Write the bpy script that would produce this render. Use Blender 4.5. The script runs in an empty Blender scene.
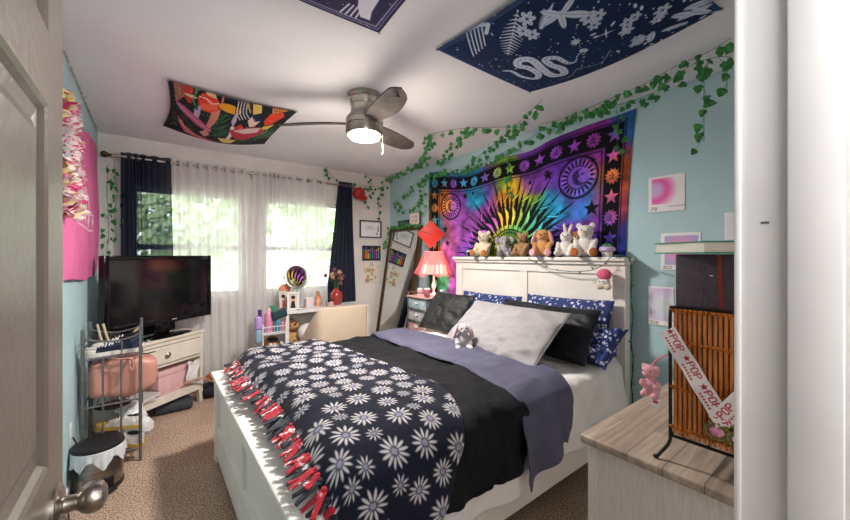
import bpy, bmesh, math, random
import numpy as np
from mathutils import Vector, Matrix, noise as mnoise
random.seed(7); RNG = np.random.RandomState(7)
scene = bpy.context.scene
C = scene.collection
PI = math.pi
# ---------------------------------------------------------------- camera, world, lights, exposure
FPX = 355.7; YAW = math.radians(37.7); CZ = 1.34; HZN = 256.0
cam_d = bpy.data.cameras.new('camera'); cam = bpy.data.objects.new('camera', cam_d); C.objects.link(cam)
cam_d.sensor_width = 36.0; cam_d.lens = FPX / 850 * 36; cam_d.clip_start = 0.02; cam_d.clip_end = 200
cam_d.shift_y = -4.0 / 850
cam.location = (0, 0, CZ); cam.rotation_euler = (PI/2, 0, -YAW)
scene.camera = cam

world = bpy.data.worlds.new('world'); scene.world = world; world.use_nodes = True
wn = world.node_tree; bgn = wn.nodes['Background']
bgn.inputs[0].default_value = (0.90, 0.95, 1.0, 1); bgn.inputs[1].default_value = 3.8
scene.view_settings.view_transform = 'Standard'; scene.view_settings.look = 'None'
scene.view_settings.gamma = 1.0; scene.view_settings.use_curve_mapping = False
scene.view_settings.exposure = 1.2

def light(name, typ, loc, rot, energy, color, size=None, size_y=None):
    d = bpy.data.lights.new(name, typ); o = bpy.data.objects.new(name, d); C.objects.link(o)
    d.energy = energy; d.color = color; o.location = loc; o.rotation_euler = rot
    if typ == 'AREA':
        d.shape = 'RECTANGLE'; d.size = size; d.size_y = size_y or size
    elif size: d.shadow_soft_size = size
    return o
# two area fills added behind the doorway to brighten the room
light('hall_fill', 'AREA', (0.50, -0.95, 1.55), (math.radians(95), 0, math.radians(-24)), 4.5, (1.0, 0.97, 0.94), 0.6, 1.1)
light('hall_fill', 'AREA', (0.15, -0.80, 1.90), (math.radians(122), 0, math.radians(-22)), 9, (1.0, 0.98, 0.97), 0.9, 0.5)

# ---------------------------------------------------------------- helpers
def ray(px, py):
    u = (px - 425) / FPX; v = (HZN - py) / FPX
    return Vector((math.sin(YAW) + u*math.cos(YAW), math.cos(YAW) - u*math.sin(YAW), v))
def on_x(px, py, X):
    d = ray(px, py); t = X/d.x; return Vector((X, d.y*t, CZ + d.z*t))
def on_y(px, py, Y):
    d = ray(px, py); t = Y/d.y; return Vector((d.x*t, Y, CZ + d.z*t))
def on_z(px, py, Z):
    d = ray(px, py); t = (Z-CZ)/d.z; return Vector((d.x*t, d.y*t, Z))

def lin(c):
    c = np.asarray(c, dtype=float)
    return np.where(c <= 0.04045, c/12.92, ((c+0.055)/1.055)**2.4)
def hx(s):
    s = s.lstrip('#'); return tuple(int(s[i:i+2], 16)/255 for i in (0, 2, 4))
def lhx(s): return tuple(float(x) for x in lin(hx(s)))

def tag(o, label=None, cat=None, group=None, kind=None):
    if label: o['label'] = label
    if cat: o['category'] = cat
    if group: o['group'] = group
    if kind: o['kind'] = kind
    return o
def empty(name, loc, label=None, cat=None, group=None, rz=0, rot=None):
    o = bpy.data.objects.new(name, None); C.objects.link(o); o.location = loc
    o.rotation_euler = rot if rot else (0, 0, rz); o.empty_display_size = 0.05
    return tag(o, label, cat, group)
def children(o): return [c for c in bpy.data.objects if c.parent == o]
def copy_tree(o, parent=None):
    c = o.copy(); C.objects.link(c); c.parent = parent
    for ch in children(o): copy_tree(ch, c)
    return c

# materials
def mat(name, col, rough=0.6, metal=0.0, col2=None, scale=20.0, bump=0.0, bscale=None, stretch=None, spec=None, emit=None, es=0,
        trans=0.0, detail=4, sheen=0, lo=0.35, hi=0.65, coat=0):
    m = bpy.data.materials.new(name); m.use_nodes = True; nt = m.node_tree; b = nt.nodes['Principled BSDF']
    c1 = lhx(col) if isinstance(col, str) else col
    b.inputs['Base Color'].default_value = (*c1, 1); b.inputs['Roughness'].default_value = rough; b.inputs['Metallic'].default_value = metal
    if spec is not None: b.inputs['Specular IOR Level'].default_value = spec
    if trans: b.inputs['Transmission Weight'].default_value = trans
    if sheen: b.inputs['Sheen Weight'].default_value = sheen
    if coat: b.inputs['Coat Weight'].default_value = coat
    if emit: b.inputs['Emission Color'].default_value = (*lhx(emit), 1); b.inputs['Emission Strength'].default_value = es
    tc = nt.nodes.new('ShaderNodeTexCoord'); mp = nt.nodes.new('ShaderNodeMapping')
    nt.links.new(tc.outputs['Object'], mp.inputs[0])
    if stretch: mp.inputs['Scale'].default_value = stretch
    nz = nt.nodes.new('ShaderNodeTexNoise'); nz.inputs['Scale'].default_value = scale; nz.inputs['Detail'].default_value = detail
    nt.links.new(mp.outputs[0], nz.inputs['Vector'])
    c2 = lhx(col2) if isinstance(col2, str) else (col2 or tuple(x*0.9 for x in c1))
    cr = nt.nodes.new('ShaderNodeValToRGB'); cr.color_ramp.elements[0].position = lo; cr.color_ramp.elements[1].position = hi
    cr.color_ramp.elements[0].color = (*c2, 1); cr.color_ramp.elements[1].color = (*c1, 1)
    nt.links.new(nz.outputs['Fac'], cr.inputs[0]); nt.links.new(cr.outputs[0], b.inputs['Base Color'])
    if bump:
        n2 = nt.nodes.new('ShaderNodeTexNoise'); n2.inputs['Scale'].default_value = bscale or scale; n2.inputs['Detail'].default_value = 3
        nt.links.new(mp.outputs[0], n2.inputs['Vector'])
        bp = nt.nodes.new('ShaderNodeBump'); bp.inputs['Strength'].default_value = min(1.0, bump); bp.inputs['Distance'].default_value = 0.004
        nt.links.new(n2.outputs['Fac'], bp.inputs['Height']); nt.links.new(bp.outputs[0], b.inputs['Normal'])
    return m
def vmat(name, rough=0.85, bump=0.15, bscale=300, sheen=0.0):
    m = bpy.data.materials.new(name); m.use_nodes = True; nt = m.node_tree; b = nt.nodes['Principled BSDF']
    a = nt.nodes.new('ShaderNodeAttribute'); a.attribute_name = 'Col'
    nt.links.new(a.outputs['Color'], b.inputs['Base Color']); b.inputs['Roughness'].default_value = rough
    b.inputs['Specular IOR Level'].default_value = 0.25
    if sheen: b.inputs['Sheen Weight'].default_value = sheen
    tc = nt.nodes.new('ShaderNodeTexCoord'); nz = nt.nodes.new('ShaderNodeTexNoise'); nz.inputs['Scale'].default_value = bscale
    nt.links.new(tc.outputs['Object'], nz.inputs['Vector'])
    bp = nt.nodes.new('ShaderNodeBump'); bp.inputs['Strength'].default_value = bump; bp.inputs['Distance'].default_value = 0.003
    nt.links.new(nz.outputs['Fac'], bp.inputs['Height']); nt.links.new(bp.outputs[0], b.inputs['Normal'])
    return m
def sheer_mat(name, col, opacity, col2=None):
    m = bpy.data.materials.new(name); m.use_nodes = True; nt = m.node_tree
    for n in list(nt.nodes): nt.nodes.remove(n)
    out = nt.nodes.new('ShaderNodeOutputMaterial'); mx = nt.nodes.new('ShaderNodeMixShader'); tr = nt.nodes.new('ShaderNodeBsdfTransparent')
    df = nt.nodes.new('ShaderNodeBsdfDiffuse'); tl = nt.nodes.new('ShaderNodeBsdfTranslucent'); m2 = nt.nodes.new('ShaderNodeMixShader')
    c = lhx(col); df.inputs[0].default_value = (*c, 1); tl.inputs[0].default_value = (*c, 1)
    m2.inputs[0].default_value = 0.4; nt.links.new(df.outputs[0], m2.inputs[1]); nt.links.new(tl.outputs[0], m2.inputs[2])
    # woven yarns: opacity grows where the cloth is seen at a slant
    lw = nt.nodes.new('ShaderNodeLayerWeight'); lw.inputs[0].default_value = 0.35
    mr = nt.nodes.new('ShaderNodeMapRange'); mr.inputs[3].default_value = opacity; mr.inputs[4].default_value = min(1, opacity+0.35)
    nt.links.new(lw.outputs['Facing'], mr.inputs[0]); nt.links.new(mr.outputs[0], mx.inputs[0])
    nt.links.new(tr.outputs[0], mx.inputs[1]); nt.links.new(m2.outputs[0], mx.inputs[2]); nt.links.new(mx.outputs[0], out.inputs[0])
    return m

class MB:
    """collects shapes, then links them as ONE mesh object"""
    def __init__(s): s.bm = bmesh.new()
    def _xf(s, vs, M):
        for v in vs: v.co = M @ v.co
    def box(s, c, d, rot=None, bev=0.0, seg=2, M=None):
        r = bmesh.ops.create_cube(s.bm, size=1.0); vs = r['verts']
        for v in vs: v.co = Vector((v.co.x*d[0], v.co.y*d[1], v.co.z*d[2]))
        if bev > 0:
            es = list({e for v in vs for e in v.link_edges})
            q = bmesh.ops.bevel(s.bm, geom=es, offset=min(bev, min(d)*0.49), segments=seg, affect='EDGES', profile=0.5)
            vs = list({v for v in q['verts']} | {v for v in vs if v.is_valid})
            vs = [v for v in vs if v.is_valid]
        R = Matrix.Identity(4)
        if rot is not None: R = rot if isinstance(rot, Matrix) else (Matrix.Rotation(rot[2], 4, 'Z') @ Matrix.Rotation(rot[1], 4, 'Y') @ Matrix.Rotation(rot[0], 4, 'X'))
        T = Matrix.Translation(Vector(c)) @ R
        if M is not None: T = M @ T
        s._xf(vs, T); return s
    def span(s, a, b, bev=0.0, seg=2):
        a = Vector(a); b = Vector(b); return s.box((a+b)/2, [abs(b[i]-a[i]) for i in range(3)], bev=bev, seg=seg)
    def cyl(s, p, q, r1, r2=None, n=16, cap=True):
        p = Vector(p); q = Vector(q); r2 = r1 if r2 is None else r2; d = q-p
        r = bmesh.ops.create_cone(s.bm, cap_ends=cap, segments=n, radius1=r1, radius2=r2, depth=d.length)
        M = Matrix.Translation((p+q)/2) @ d.to_track_quat('Z', 'Y').to_matrix().to_4x4()
        s._xf(r['verts'], M); return s
    def ball(s, c, r, rot=None, u=16, v=12):
        q = bmesh.ops.create_uvsphere(s.bm, u_segments=u, v_segments=v, radius=1.0)
        rr = (r, r, r) if isinstance(r, (int, float)) else r
        R = Matrix.Identity(4)
        if rot is not None: R = Matrix.Rotation(rot[2], 4, 'Z') @ Matrix.Rotation(rot[1], 4, 'Y') @ Matrix.Rotation(rot[0], 4, 'X')
        s._xf(q['verts'], Matrix.Translation(Vector(c)) @ R @ Matrix.Diagonal((*rr, 1))); return s
    def tube(s, pts, r, n=8, closed=False):
        pts = [Vector(p) for p in pts]; N = len(pts); rings = []
        rf = r if callable(r) else (lambda t: r)
        up = None
        for i, p in enumerate(pts):
            if closed: t = (pts[(i+1) % N] - pts[i-1])
            else: t = pts[min(i+1, N-1)] - pts[max(i-1, 0)]
            if t.length < 1e-9: t = Vector((0, 0, 1))
            t.normalize()
            if up is None: up = Vector((0, 0, 1)) if abs(t.z) < 0.9 else Vector((1, 0, 0))
            a = t.cross(up)
            if a.length < 1e-4: a = t.cross(Vector((0.3, 1, 0.2)))
            a.normalize(); b = a.cross(t).normalized(); up = b
            rr = rf(i/max(1, N-1))
            rings.append([s.bm.verts.new(p + a*math.cos(2*PI*k/n)*rr + b*math.sin(2*PI*k/n)*rr) for k in range(n)])
        M = N if closed else N-1
        for i in range(M):
            A = rings[i]; B = rings[(i+1) % N]
            for k in range(n):
                try: s.bm.faces.new((A[k], A[(k+1) % n], B[(k+1) % n], B[k]))
                except ValueError: pass
        if not closed:
            try: s.bm.faces.new(rings[0]); s.bm.faces.new(rings[-1][::-1])
            except ValueError: pass
        return s
    def lathe(s, prof, c=(0, 0, 0), n=32, M=None, rfun=None):
        rings = []
        for (r, z) in prof:
            if r < 1e-6: rings.append([s.bm.verts.new((0, 0, z))])
            else: rings.append([s.bm.verts.new((r*math.cos(2*PI*k/n)*(rfun(2*PI*k/n, z) if rfun else 1), r*math.sin(2*PI*k/n)*(rfun(2*PI*k/n, z) if rfun else 1), z)) for k in range(n)])
        for i in range(len(rings)-1):
            A, B = rings[i], rings[i+1]
            for k in range(n):
                a = [A[0]] if len(A) == 1 else [A[k], A[(k+1) % n]]
                b = [B[0]] if len(B) == 1 else [B[(k+1) % n], B[k]]
                if len(a)+len(b) >= 3:
                    try: s.bm.faces.new(a+b)
                    except ValueError: pass
        T = Matrix.Translation(Vector(c)); T = T @ M if M is not None else T
        s._xf([v for R in rings for v in R], T); return s
    def prism(s, poly, d, M=None):
        """poly: 2-D outline in the xy plane, thickened by d along z"""
        a = [s.bm.verts.new((x, y, 0)) for x, y in poly]; b = [s.bm.verts.new((x, y, d)) for x, y in poly]; n = len(poly)
        s.bm.faces.new(a[::-1]); s.bm.faces.new(b)
        for i in range(n): s.bm.faces.new((a[i], a[(i+1) % n], b[(i+1) % n], b[i]))
        if M is not None: s._xf(a+b, M)
        return s
    def quad(s, *p):
        s.bm.faces.new([s.bm.verts.new(Vector(q)) for q in p]); return s
    def build(s, name, m, parent=None, smooth=True, world=True, thick=0, subsurf=0, ang=35, remesh=0, disp=0):
        me = bpy.data.meshes.new(name); bmesh.ops.recalc_face_normals(s.bm, faces=s.bm.faces)
        s.bm.to_mesh(me); s.bm.free()
        return finish(name, me, m, parent, smooth, world, thick, subsurf, ang, remesh, disp)
def finish(name, me, m, parent=None, smooth=True, world=True, thick=0, subsurf=0, ang=35, remesh=0, disp=0, off=0):
    if m is not None: me.materials.append(m)
    o = bpy.data.objects.new(name, me); C.objects.link(o)
    if smooth:
        me.shade_smooth()
        if ang < 180 and not remesh and not subsurf:
            try: me.set_sharp_from_angle(angle=math.radians(ang))
            except Exception: pass
    if parent:
        o.parent = parent
        if world:
            root = Vector((0, 0, 0)); p = parent
            while p: root += p.location; p = p.parent
            o.location = -root
    if remesh:
        r = o.modifiers.new('remesh', 'REMESH'); r.mode = 'VOXEL'; r.voxel_size = remesh; r.use_smooth_shade = True
        sm = o.modifiers.new('smooth', 'SMOOTH'); sm.iterations = 6; sm.factor = 0.5
    if thick:
        q = o.modifiers.new('solidify', 'SOLIDIFY'); q.thickness = thick; q.offset = off
    if subsurf:
        q = o.modifiers.new('subsurf', 'SUBSURF'); q.levels = subsurf; q.render_levels = subsurf
    return o
def struct(o): o['kind'] = 'structure'; return o

# value noise on numpy arrays
_tab = RNG.rand(256, 256)
def vn(x, y):
    x = np.asarray(x, float); y = np.asarray(y, float)
    xi = np.floor(x).astype(int); yi = np.floor(y).astype(int); fx = x-xi; fy = y-yi
    fx = fx*fx*(3-2*fx); fy = fy*fy*(3-2*fy)
    a = _tab[xi % 256, yi % 256]; b = _tab[(xi+1) % 256, yi % 256]; c = _tab[xi % 256, (yi+1) % 256]; d = _tab[(xi+1) % 256, (yi+1) % 256]
    return (a*(1-fx)+b*fx)*(1-fy) + (c*(1-fx)+d*fx)*fy - 0.5
def fbm(x, y, o=3):
    r = 0; a = 1
    for i in range(o): r = r + a*vn(x*2**i + 17*i, y*2**i + 31*i); a *= 0.5
    return r

def grid_mesh(name, X, Y, Z, m, parent=None, col=None, thick=0, world=True, ang=180, off=0, subsurf=0, closed_u=False):
    ny, nx = X.shape
    co = np.stack([X, Y, Z], -1).reshape(-1, 3).astype(np.float32)
    i = np.arange(ny*nx).reshape(ny, nx)
    f = np.stack([i[:-1, :-1], i[:-1, 1:], i[1:, 1:], i[1:, :-1]], -1).reshape(-1, 4)
    me = bpy.data.meshes.new(name)
    me.vertices.add(len(co)); me.vertices.foreach_set('co', co.ravel())
    me.loops.add(f.size); me.loops.foreach_set('vertex_index', f.ravel().astype(np.int32))
    me.polygons.add(len(f)); me.polygons.foreach_set('loop_start', (np.arange(len(f))*4).astype(np.int32))
    try: me.polygons.foreach_set('loop_total', np.full(len(f), 4, np.int32))
    except Exception: pass
    me.update(calc_edges=True); me.validate()
    if col is not None:
        at = me.color_attributes.new('Col', 'FLOAT_COLOR', 'POINT')
        c = np.concatenate([lin(np.clip(col.reshape(-1, 3), 0, 1)), np.ones((ny*nx, 1))], 1).astype(np.float32)
        at.data.foreach_set('color', c.ravel())
    return finish(name, me, m, parent, True, world, thick, subsurf, 180, off=off)

FONT = {'P': '11110 10001 10001 11110 10000 10000 10000', 'O': '01110 10001 10001 10001 10001 10001 01110',
 '0': '01110 10001 10011 10101 11001 10001 01110', '1': '00100 01100 00100 00100 00100 00100 01110', '2': '01110 10001 00001 00010 00100 01000 11111',
 '3': '11110 00001 00001 01110 00001 00001 11110', '5': '11111 10000 11110 00001 00001 10001 01110',
 '7': '11111 00001 00010 00100 01000 01000 01000', '8': '01110 10001 10001 01110 10001 10001 01110', '9': '01110 10001 10001 01111 00001 00001 01110', '4': '00010 00110 01010 10010 11111 00010 00010'}
class Canvas:
    """a drawing surface in metres; x to the right, y up; holds the pattern woven or printed on a thing"""
    def __init__(s, w, h, px, bg):
        s.w, s.h, s.px = w, h, px; s.nx = int(round(w/px))+1; s.ny = int(round(h/px))+1
        s.a = np.zeros((s.ny, s.nx, 3)); s.a[:] = hx(bg) if isinstance(bg, str) else bg
        s.xs = np.linspace(0, w, s.nx); s.ys = np.linspace(0, h, s.ny); s.X, s.Y = np.meshgrid(s.xs, s.ys)
    def _c(s, c): return np.array(hx(c) if isinstance(c, str) else c)
    def _win(s, x0, x1, y0, y1):
        i0 = max(0, int(x0/s.px)-2); i1 = min(s.nx, int(x1/s.px)+3); j0 = max(0, int(y0/s.px)-2); j1 = min(s.ny, int(y1/s.px)+3)
        if i0 >= i1 or j0 >= j1: return None
        return slice(j0, j1), slice(i0, i1)
    def blend(s, w, sd, c):
        al = np.clip(0.5 - sd/s.px, 0, 1)[..., None]
        cc = c[w] if isinstance(c, np.ndarray) and c.ndim == 3 else s._c(c)
        s.a[w] = s.a[w]*(1-al) + cc*al
    def ell(s, cx, cy, rx, ry=None, c='ffffff', rot=0, ring=None):
        ry = rx if ry is None else ry; R = max(rx, ry)+(ring or 0); w = s._win(cx-R, cx+R, cy-R, cy+R)
        if w is None: return
        dx = s.X[w]-cx; dy = s.Y[w]-cy; ca, sa = math.cos(rot), math.sin(rot)
        p = dx*ca+dy*sa; q = -dx*sa+dy*ca; sd = (np.sqrt((p/rx)**2+(q/ry)**2)-1)*min(rx, ry)
        if ring: sd = np.abs(sd)-ring/2
        s.blend(w, sd, c)
    def line(s, pts, wd, c):
        wf = wd if callable(wd) else (lambda t: wd)
        n = len(pts)-1
        for k in range(n):
            (x0, y0), (x1, y1) = pts[k], pts[k+1]; a = wf(k/max(1, n)); b = wf((k+1)/max(1, n)); r = max(a, b)
            w = s._win(min(x0, x1)-r, max(x0, x1)+r, min(y0, y1)-r, max(y0, y1)+r)
            if w is None: continue
            dx, dy = x1-x0, y1-y0; L = dx*dx+dy*dy+1e-12
            t = np.clip(((s.X[w]-x0)*dx+(s.Y[w]-y0)*dy)/L, 0, 1)
            s.blend(w, np.hypot(s.X[w]-x0-t*dx, s.Y[w]-y0-t*dy)-(a+(b-a)*t)/2, c)
    def poly(s, P, c):
        P = np.array(P, float); w = s._win(P[:, 0].min(), P[:, 0].max(), P[:, 1].min(), P[:, 1].max())
        if w is None: return
        X, Y = s.X[w], s.Y[w]; ins = np.zeros(X.shape, bool); d = np.full(X.shape, 1e9); n = len(P)
        for i in range(n):
            x0, y0 = P[i]; x1, y1 = P[(i+1) % n]
            cond = ((y0 > Y) != (y1 > Y))
            with np.errstate(divide='ignore', invalid='ignore'):
                xx = (x1-x0)*(Y-y0)/((y1-y0) if y1 != y0 else 1e-12)+x0
            ins ^= cond & (X < xx)
            dx, dy = x1-x0, y1-y0; t = np.clip(((X-x0)*dx+(Y-y0)*dy)/(dx*dx+dy*dy+1e-12), 0, 1)
            d = np.minimum(d, np.hypot(X-x0-t*dx, Y-y0-t*dy))
        s.blend(w, np.where(ins, -d, d), c)
    def rect(s, x0, y0, x1, y1, c): s.poly([(x0, y0), (x1, y0), (x1, y1), (x0, y1)], c)
    def star(s, cx, cy, r, c, n=5, k=0.42, rot=PI/2):
        s.poly([(cx+math.cos(rot+PI*i/n)*(r if i % 2 == 0 else r*k), cy+math.sin(rot+PI*i/n)*(r if i % 2 == 0 else r*k)) for i in range(2*n)], c)
    def text(s, t, x, y, h, c, rot=0, bold=1.0):
        p = h/7; ca, sa = math.cos(rot), math.sin(rot); ox = 0
        for ch in t:
            for j, row in enumerate(FONT[ch].split()):
                for i, b in enumerate(row):
                    if b == '1':
                        u0, v0 = ox+i*p, (6-j)*p; q = p*bold
                        s.poly([(x+a*ca-bb*sa, y+a*sa+bb*ca) for a, bb in ((u0, v0), (u0+q, v0), (u0+q, v0+p), (u0, v0+p))], c)
            ox += 6*p
    def sample(s, U, V):
        i = np.clip(U/s.w*(s.nx-1), 0, s.nx-1.001); j = np.clip(V/s.h*(s.ny-1), 0, s.ny-1.001)
        i0 = i.astype(int); j0 = j.astype(int); fi = (i-i0)[..., None]; fj = (j-j0)[..., None]
        return (s.a[j0, i0]*(1-fi)+s.a[j0, i0+1]*fi)*(1-fj)+(s.a[j0+1, i0]*(1-fi)+s.a[j0+1, i0+1]*fi)*fj
def flat_print(name, cv, O, ex, ey, m, parent=None, thick=0.0015, bow=0.0, nrm=None, res=None):
    """a printed sheet whose lower left corner is O, running along ex and ey (unit vectors)"""
    nx, ny = (cv.nx, cv.ny) if not res else res
    U, V = np.meshgrid(np.linspace(0, cv.w, nx), np.linspace(0, cv.h, ny))
    O, ex, ey = np.array(O, float), np.array(ex, float), np.array(ey, float); n = np.cross(ex, ey)
    b = bow*(np.sin(PI*U/cv.w)*0.6+0.4*(U/cv.w)**2*(1-V/cv.h))
    P = O+U[..., None]*ex+V[..., None]*ey+b[..., None]*n
    return grid_mesh(name, P[..., 0], P[..., 1], P[..., 2], m, parent, cv.sample(U, V), thick=thick, off=-1)
def smooth_path(pts, n=8):
    pts = [Vector(p) for p in pts]; out = []
    P = [pts[0]*2-pts[1]]+pts+[pts[-1]*2-pts[-2]]
    for i in range(1, len(P)-2):
        for k in range(n):
            t = k/n; a, b, c, d = P[i-1], P[i], P[i+1], P[i+2]
            out.append(0.5*((2*b)+(c-a)*t+(2*a-5*b+4*c-d)*t*t+(3*b-a-3*c+d)*t**3))
    out.append(pts[-1]); return out
# ---------------------------------------------------------------- materials
XL, XR, YW, ZC = -0.36, 2.62, 4.18, 2.415
M = {}
M['blue'] = mat('blue_wall_paint', '#b5d5dc', 0.7, col2='#aecfd7', scale=3, bump=0.15, bscale=90)
M['cream'] = mat('cream_wall_paint', '#e6e3df', 0.75, col2='#dedad6', scale=4, bump=0.15, bscale=80)
M['ceil'] = mat('ceiling_paint', '#eff0f5', 0.85, col2='#e9eaf0', scale=2, bump=0.2, bscale=120)
M['trim'] = mat('white_trim_paint', '#ecebea', 0.35, col2='#e4e3e2', scale=6)
M['bedwhite'] = mat('white_bed_paint', '#ebe8e2', 0.38, col2='#e3e0d9', scale=5)
M['door'] = mat('taupe_door_paint', '#7e746b', 0.32, col2='#756b63', scale=6, bump=0.25, bscale=60)
M['nickel'] = mat('brushed_nickel', '#b9b2a8', 0.28, 1.0, col2='#a59e94', scale=60, stretch=(1, 1, 8))
M['chrome'] = mat('chrome_metal', '#c9c9cc', 0.15, 1.0)
M['greymetal'] = mat('grey_painted_metal', '#8b8c8e', 0.35, 0.75, col2='#7c7d80', scale=30)
M['blackmetal'] = mat('black_iron', '#26221f', 0.45, 0.6)
M['black'] = mat('black_plastic', '#121214', 0.4)
M['gloss'] = mat('glossy_black_plastic', '#0c0c0e', 0.12)
M['white'] = mat('white_plastic', '#e8e8e8', 0.45)

# carpet: speckled tan pile
def carpet():
    m = bpy.data.materials.new('speckled_tan_carpet'); m.use_nodes = True; nt = m.node_tree; b = nt.nodes['Principled BSDF']; L = nt.links.new
    tc = nt.nodes.new('ShaderNodeTexCoord')
    n1 = nt.nodes.new('ShaderNodeTexNoise'); n1.inputs['Scale'].default_value = 125; n1.inputs['Detail'].default_value = 3; n1.inputs['Roughness'].default_value = 0.75
    n2 = nt.nodes.new('ShaderNodeTexNoise'); n2.inputs['Scale'].default_value = 2.2; n2.inputs['Detail'].default_value = 4
    for n in (n1, n2): L(tc.outputs['Object'], n.inputs['Vector'])
    cr = nt.nodes.new('ShaderNodeValToRGB'); e = cr.color_ramp.elements
    e[0].position = 0.40; e[0].color = (*lhx('#4a3525'), 1); e[1].position = 0.62; e[1].color = (*lhx('#eedccb'), 1)
    k = e.new(0.46); k.color = (*lhx('#bc9c85'), 1); k = e.new(0.52); k.color = (*lhx('#d4b8a2'), 1)
    L(n1.outputs['Fac'], cr.inputs[0])
    mx = nt.nodes.new('ShaderNodeMix'); mx.data_type = 'RGBA'; mx.blend_type = 'MULTIPLY'; mx.inputs[0].default_value = 0.5
    c2 = nt.nodes.new('ShaderNodeValToRGB'); c2.color_ramp.elements[0].position = 0.35; c2.color_ramp.elements[0].color = (0.62, 0.55, 0.5, 1); c2.color_ramp.elements[1].position = 0.65
    L(n2.outputs['Fac'], c2.inputs[0]); L(cr.outputs[0], mx.inputs[6]); L(c2.outputs[0], mx.inputs[7]); L(mx.outputs[2], b.inputs['Base Color'])
    b.inputs['Roughness'].default_value = 1; b.inputs['Specular IOR Level'].default_value = 0.05
    bp = nt.nodes.new('ShaderNodeBump'); bp.inputs['Strength'].default_value = 0.9; bp.inputs['Distance'].default_value = 0.012
    L(n1.outputs['Fac'], bp.inputs['Height']); L(bp.outputs[0], b.inputs['Normal'])
    return m
M['carpet'] = carpet()

# ---------------------------------------------------------------- the room
T = 0.1
def sbox(name, a, b, m, bev=0): return struct(MB().span(a, b, bev=bev).build(name, m, smooth=False))
sbox('floor', (-1.2, -1.5, -0.05), (XR+T, YW+T, 0), M['carpet'])
sbox('wall_left', (XL-T, 0.02, 0), (XL, YW, ZC), M['blue'])
sbox('wall_right', (XR, 0.02, 0), (XR+T, YW, ZC), M['blue'])
# ceiling: gently uneven board
nx, ny = 60, 80
U, V = np.meshgrid(np.linspace(XL-T, XR+T, nx), np.linspace(0.02, YW+T, ny))
Zc = ZC + 0.004*fbm(U*1.3, V*1.3)
struct(grid_mesh('ceiling', U, V, Zc, M['ceil'], thick=0.08, off=1))
# window wall with two openings
WINS = [(-0.14, 0.79), (0.98, 1.91)]; WZ0, WZ1 = 0.93, 1.98
w = MB(); y0, y1 = YW, YW+0.12
w.span((XL-T, y0, 0), (XR+T, y1, WZ0)); w.span((XL-T, y0, WZ1), (XR+T, y1, ZC))
w.span((XL-T, y0, WZ0), (WINS[0][0], y1, WZ1)); w.span((WINS[0][1], y0, WZ0), (WINS[1][0], y1, WZ1)); w.span((WINS[1][1], y0, WZ0), (XR+T, y1, WZ1))
struct(w.build('wall_window_side', M['cream'], smooth=False))
# near wall to the right of the doorway
w = MB(); w.span((0.70, 0.02, 0), (XR+T, 0.13, ZC)); w.span((-1.2, 0.02, 0), (-0.15, 0.13, ZC)); w.span((-0.15, 0.02, 2.2), (0.70, 0.13, ZC)); struct(w.build('wall_doorway_side', M['cream'], smooth=False))
w = MB(); w.span((-1.2, -1.6, 0), (XR+T, -1.5, ZC)); w.span((-1.3, -1.6, 0), (-1.2, 0.13, ZC)); w.span((XR+T, -1.6, 0), (XR+2*T, 0.13, ZC)); struct(w.build('wall_hallway_unseen', M['cream'], smooth=False))  # unseen hall shell, added to keep sky light off the jamb
w = MB(); w.span((-1.3, -1.6, ZC), (XR+2*T, 0.02, ZC+0.08)); struct(w.build('ceiling_hallway_unseen', M['ceil'], smooth=False))  # unseen top of the added shell, shuts the sky out
def glass_mat():
    m = bpy.data.materials.new('window_glass'); m.use_nodes = True; nt = m.node_tree
    for n in list(nt.nodes): nt.nodes.remove(n)
    out = nt.nodes.new('ShaderNodeOutputMaterial'); mx = nt.nodes.new('ShaderNodeMixShader'); tr = nt.nodes.new('ShaderNodeBsdfTransparent'); g = nt.nodes.new('ShaderNodeBsdfGlossy')
    g.inputs['Roughness'].default_value = 0.02; fr = nt.nodes.new('ShaderNodeFresnel'); fr.inputs[0].default_value = 1.45
    nt.links.new(fr.outputs[0], mx.inputs[0]); nt.links.new(tr.outputs[0], mx.inputs[1]); nt.links.new(g.outputs[0], mx.inputs[2]); nt.links.new(mx.outputs[0], out.inputs[0])
    return m
M['glass'] = glass_mat()
for i, (a, b) in enumerate(WINS):
    f = MB(); yy0, yy1 = YW+0.03, YW+0.09; t = 0.045
    f.span((a, yy0, WZ0), (a+t, yy1, WZ1)); f.span((b-t, yy0, WZ0), (b, yy1, WZ1)); f.span((a+t, yy0, WZ1-t), (b-t, yy1, WZ1)); f.span((a+t, yy0, WZ0), (b-t, yy1, WZ0+t))
    f.span((a+t, yy0-0.01, 1.40), (b-t, yy1, 1.45))
    root = struct(f.build('window_%d' % (i+1), M['trim'], smooth=False))
    MB().span((a+t, YW+0.058, WZ0+t), (b-t, YW+0.062, 1.40)).build('pane', M['glass'], root)
    MB().span((a+t, YW+0.068, 1.45), (b-t, YW+0.072, WZ1-t)).build('pane', M['glass'], root)
    s = MB(); s.span((a-0.06, YW-0.035, WZ0-0.03), (b+0.06, YW+0.03, WZ0), bev=0.006); s.span((a-0.05, YW-0.014, WZ0-0.09), (b+0.05, YW, WZ0-0.03))
    s.build('window_sill', M['trim'], root, smooth=False)
# baseboards
sbox('baseboard_left', (XL, 0.1, 0), (XL+0.012, YW, 0.085), M['trim'], 0.004)
sbox('baseboard_window_side', (XL, YW-0.012, 0), (XR, YW, 0.085), M['trim'], 0.004)
sbox('baseboard_right', (XR-0.012, 0.15, 0), (XR, YW, 0.085), M['trim'], 0.004)
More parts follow.
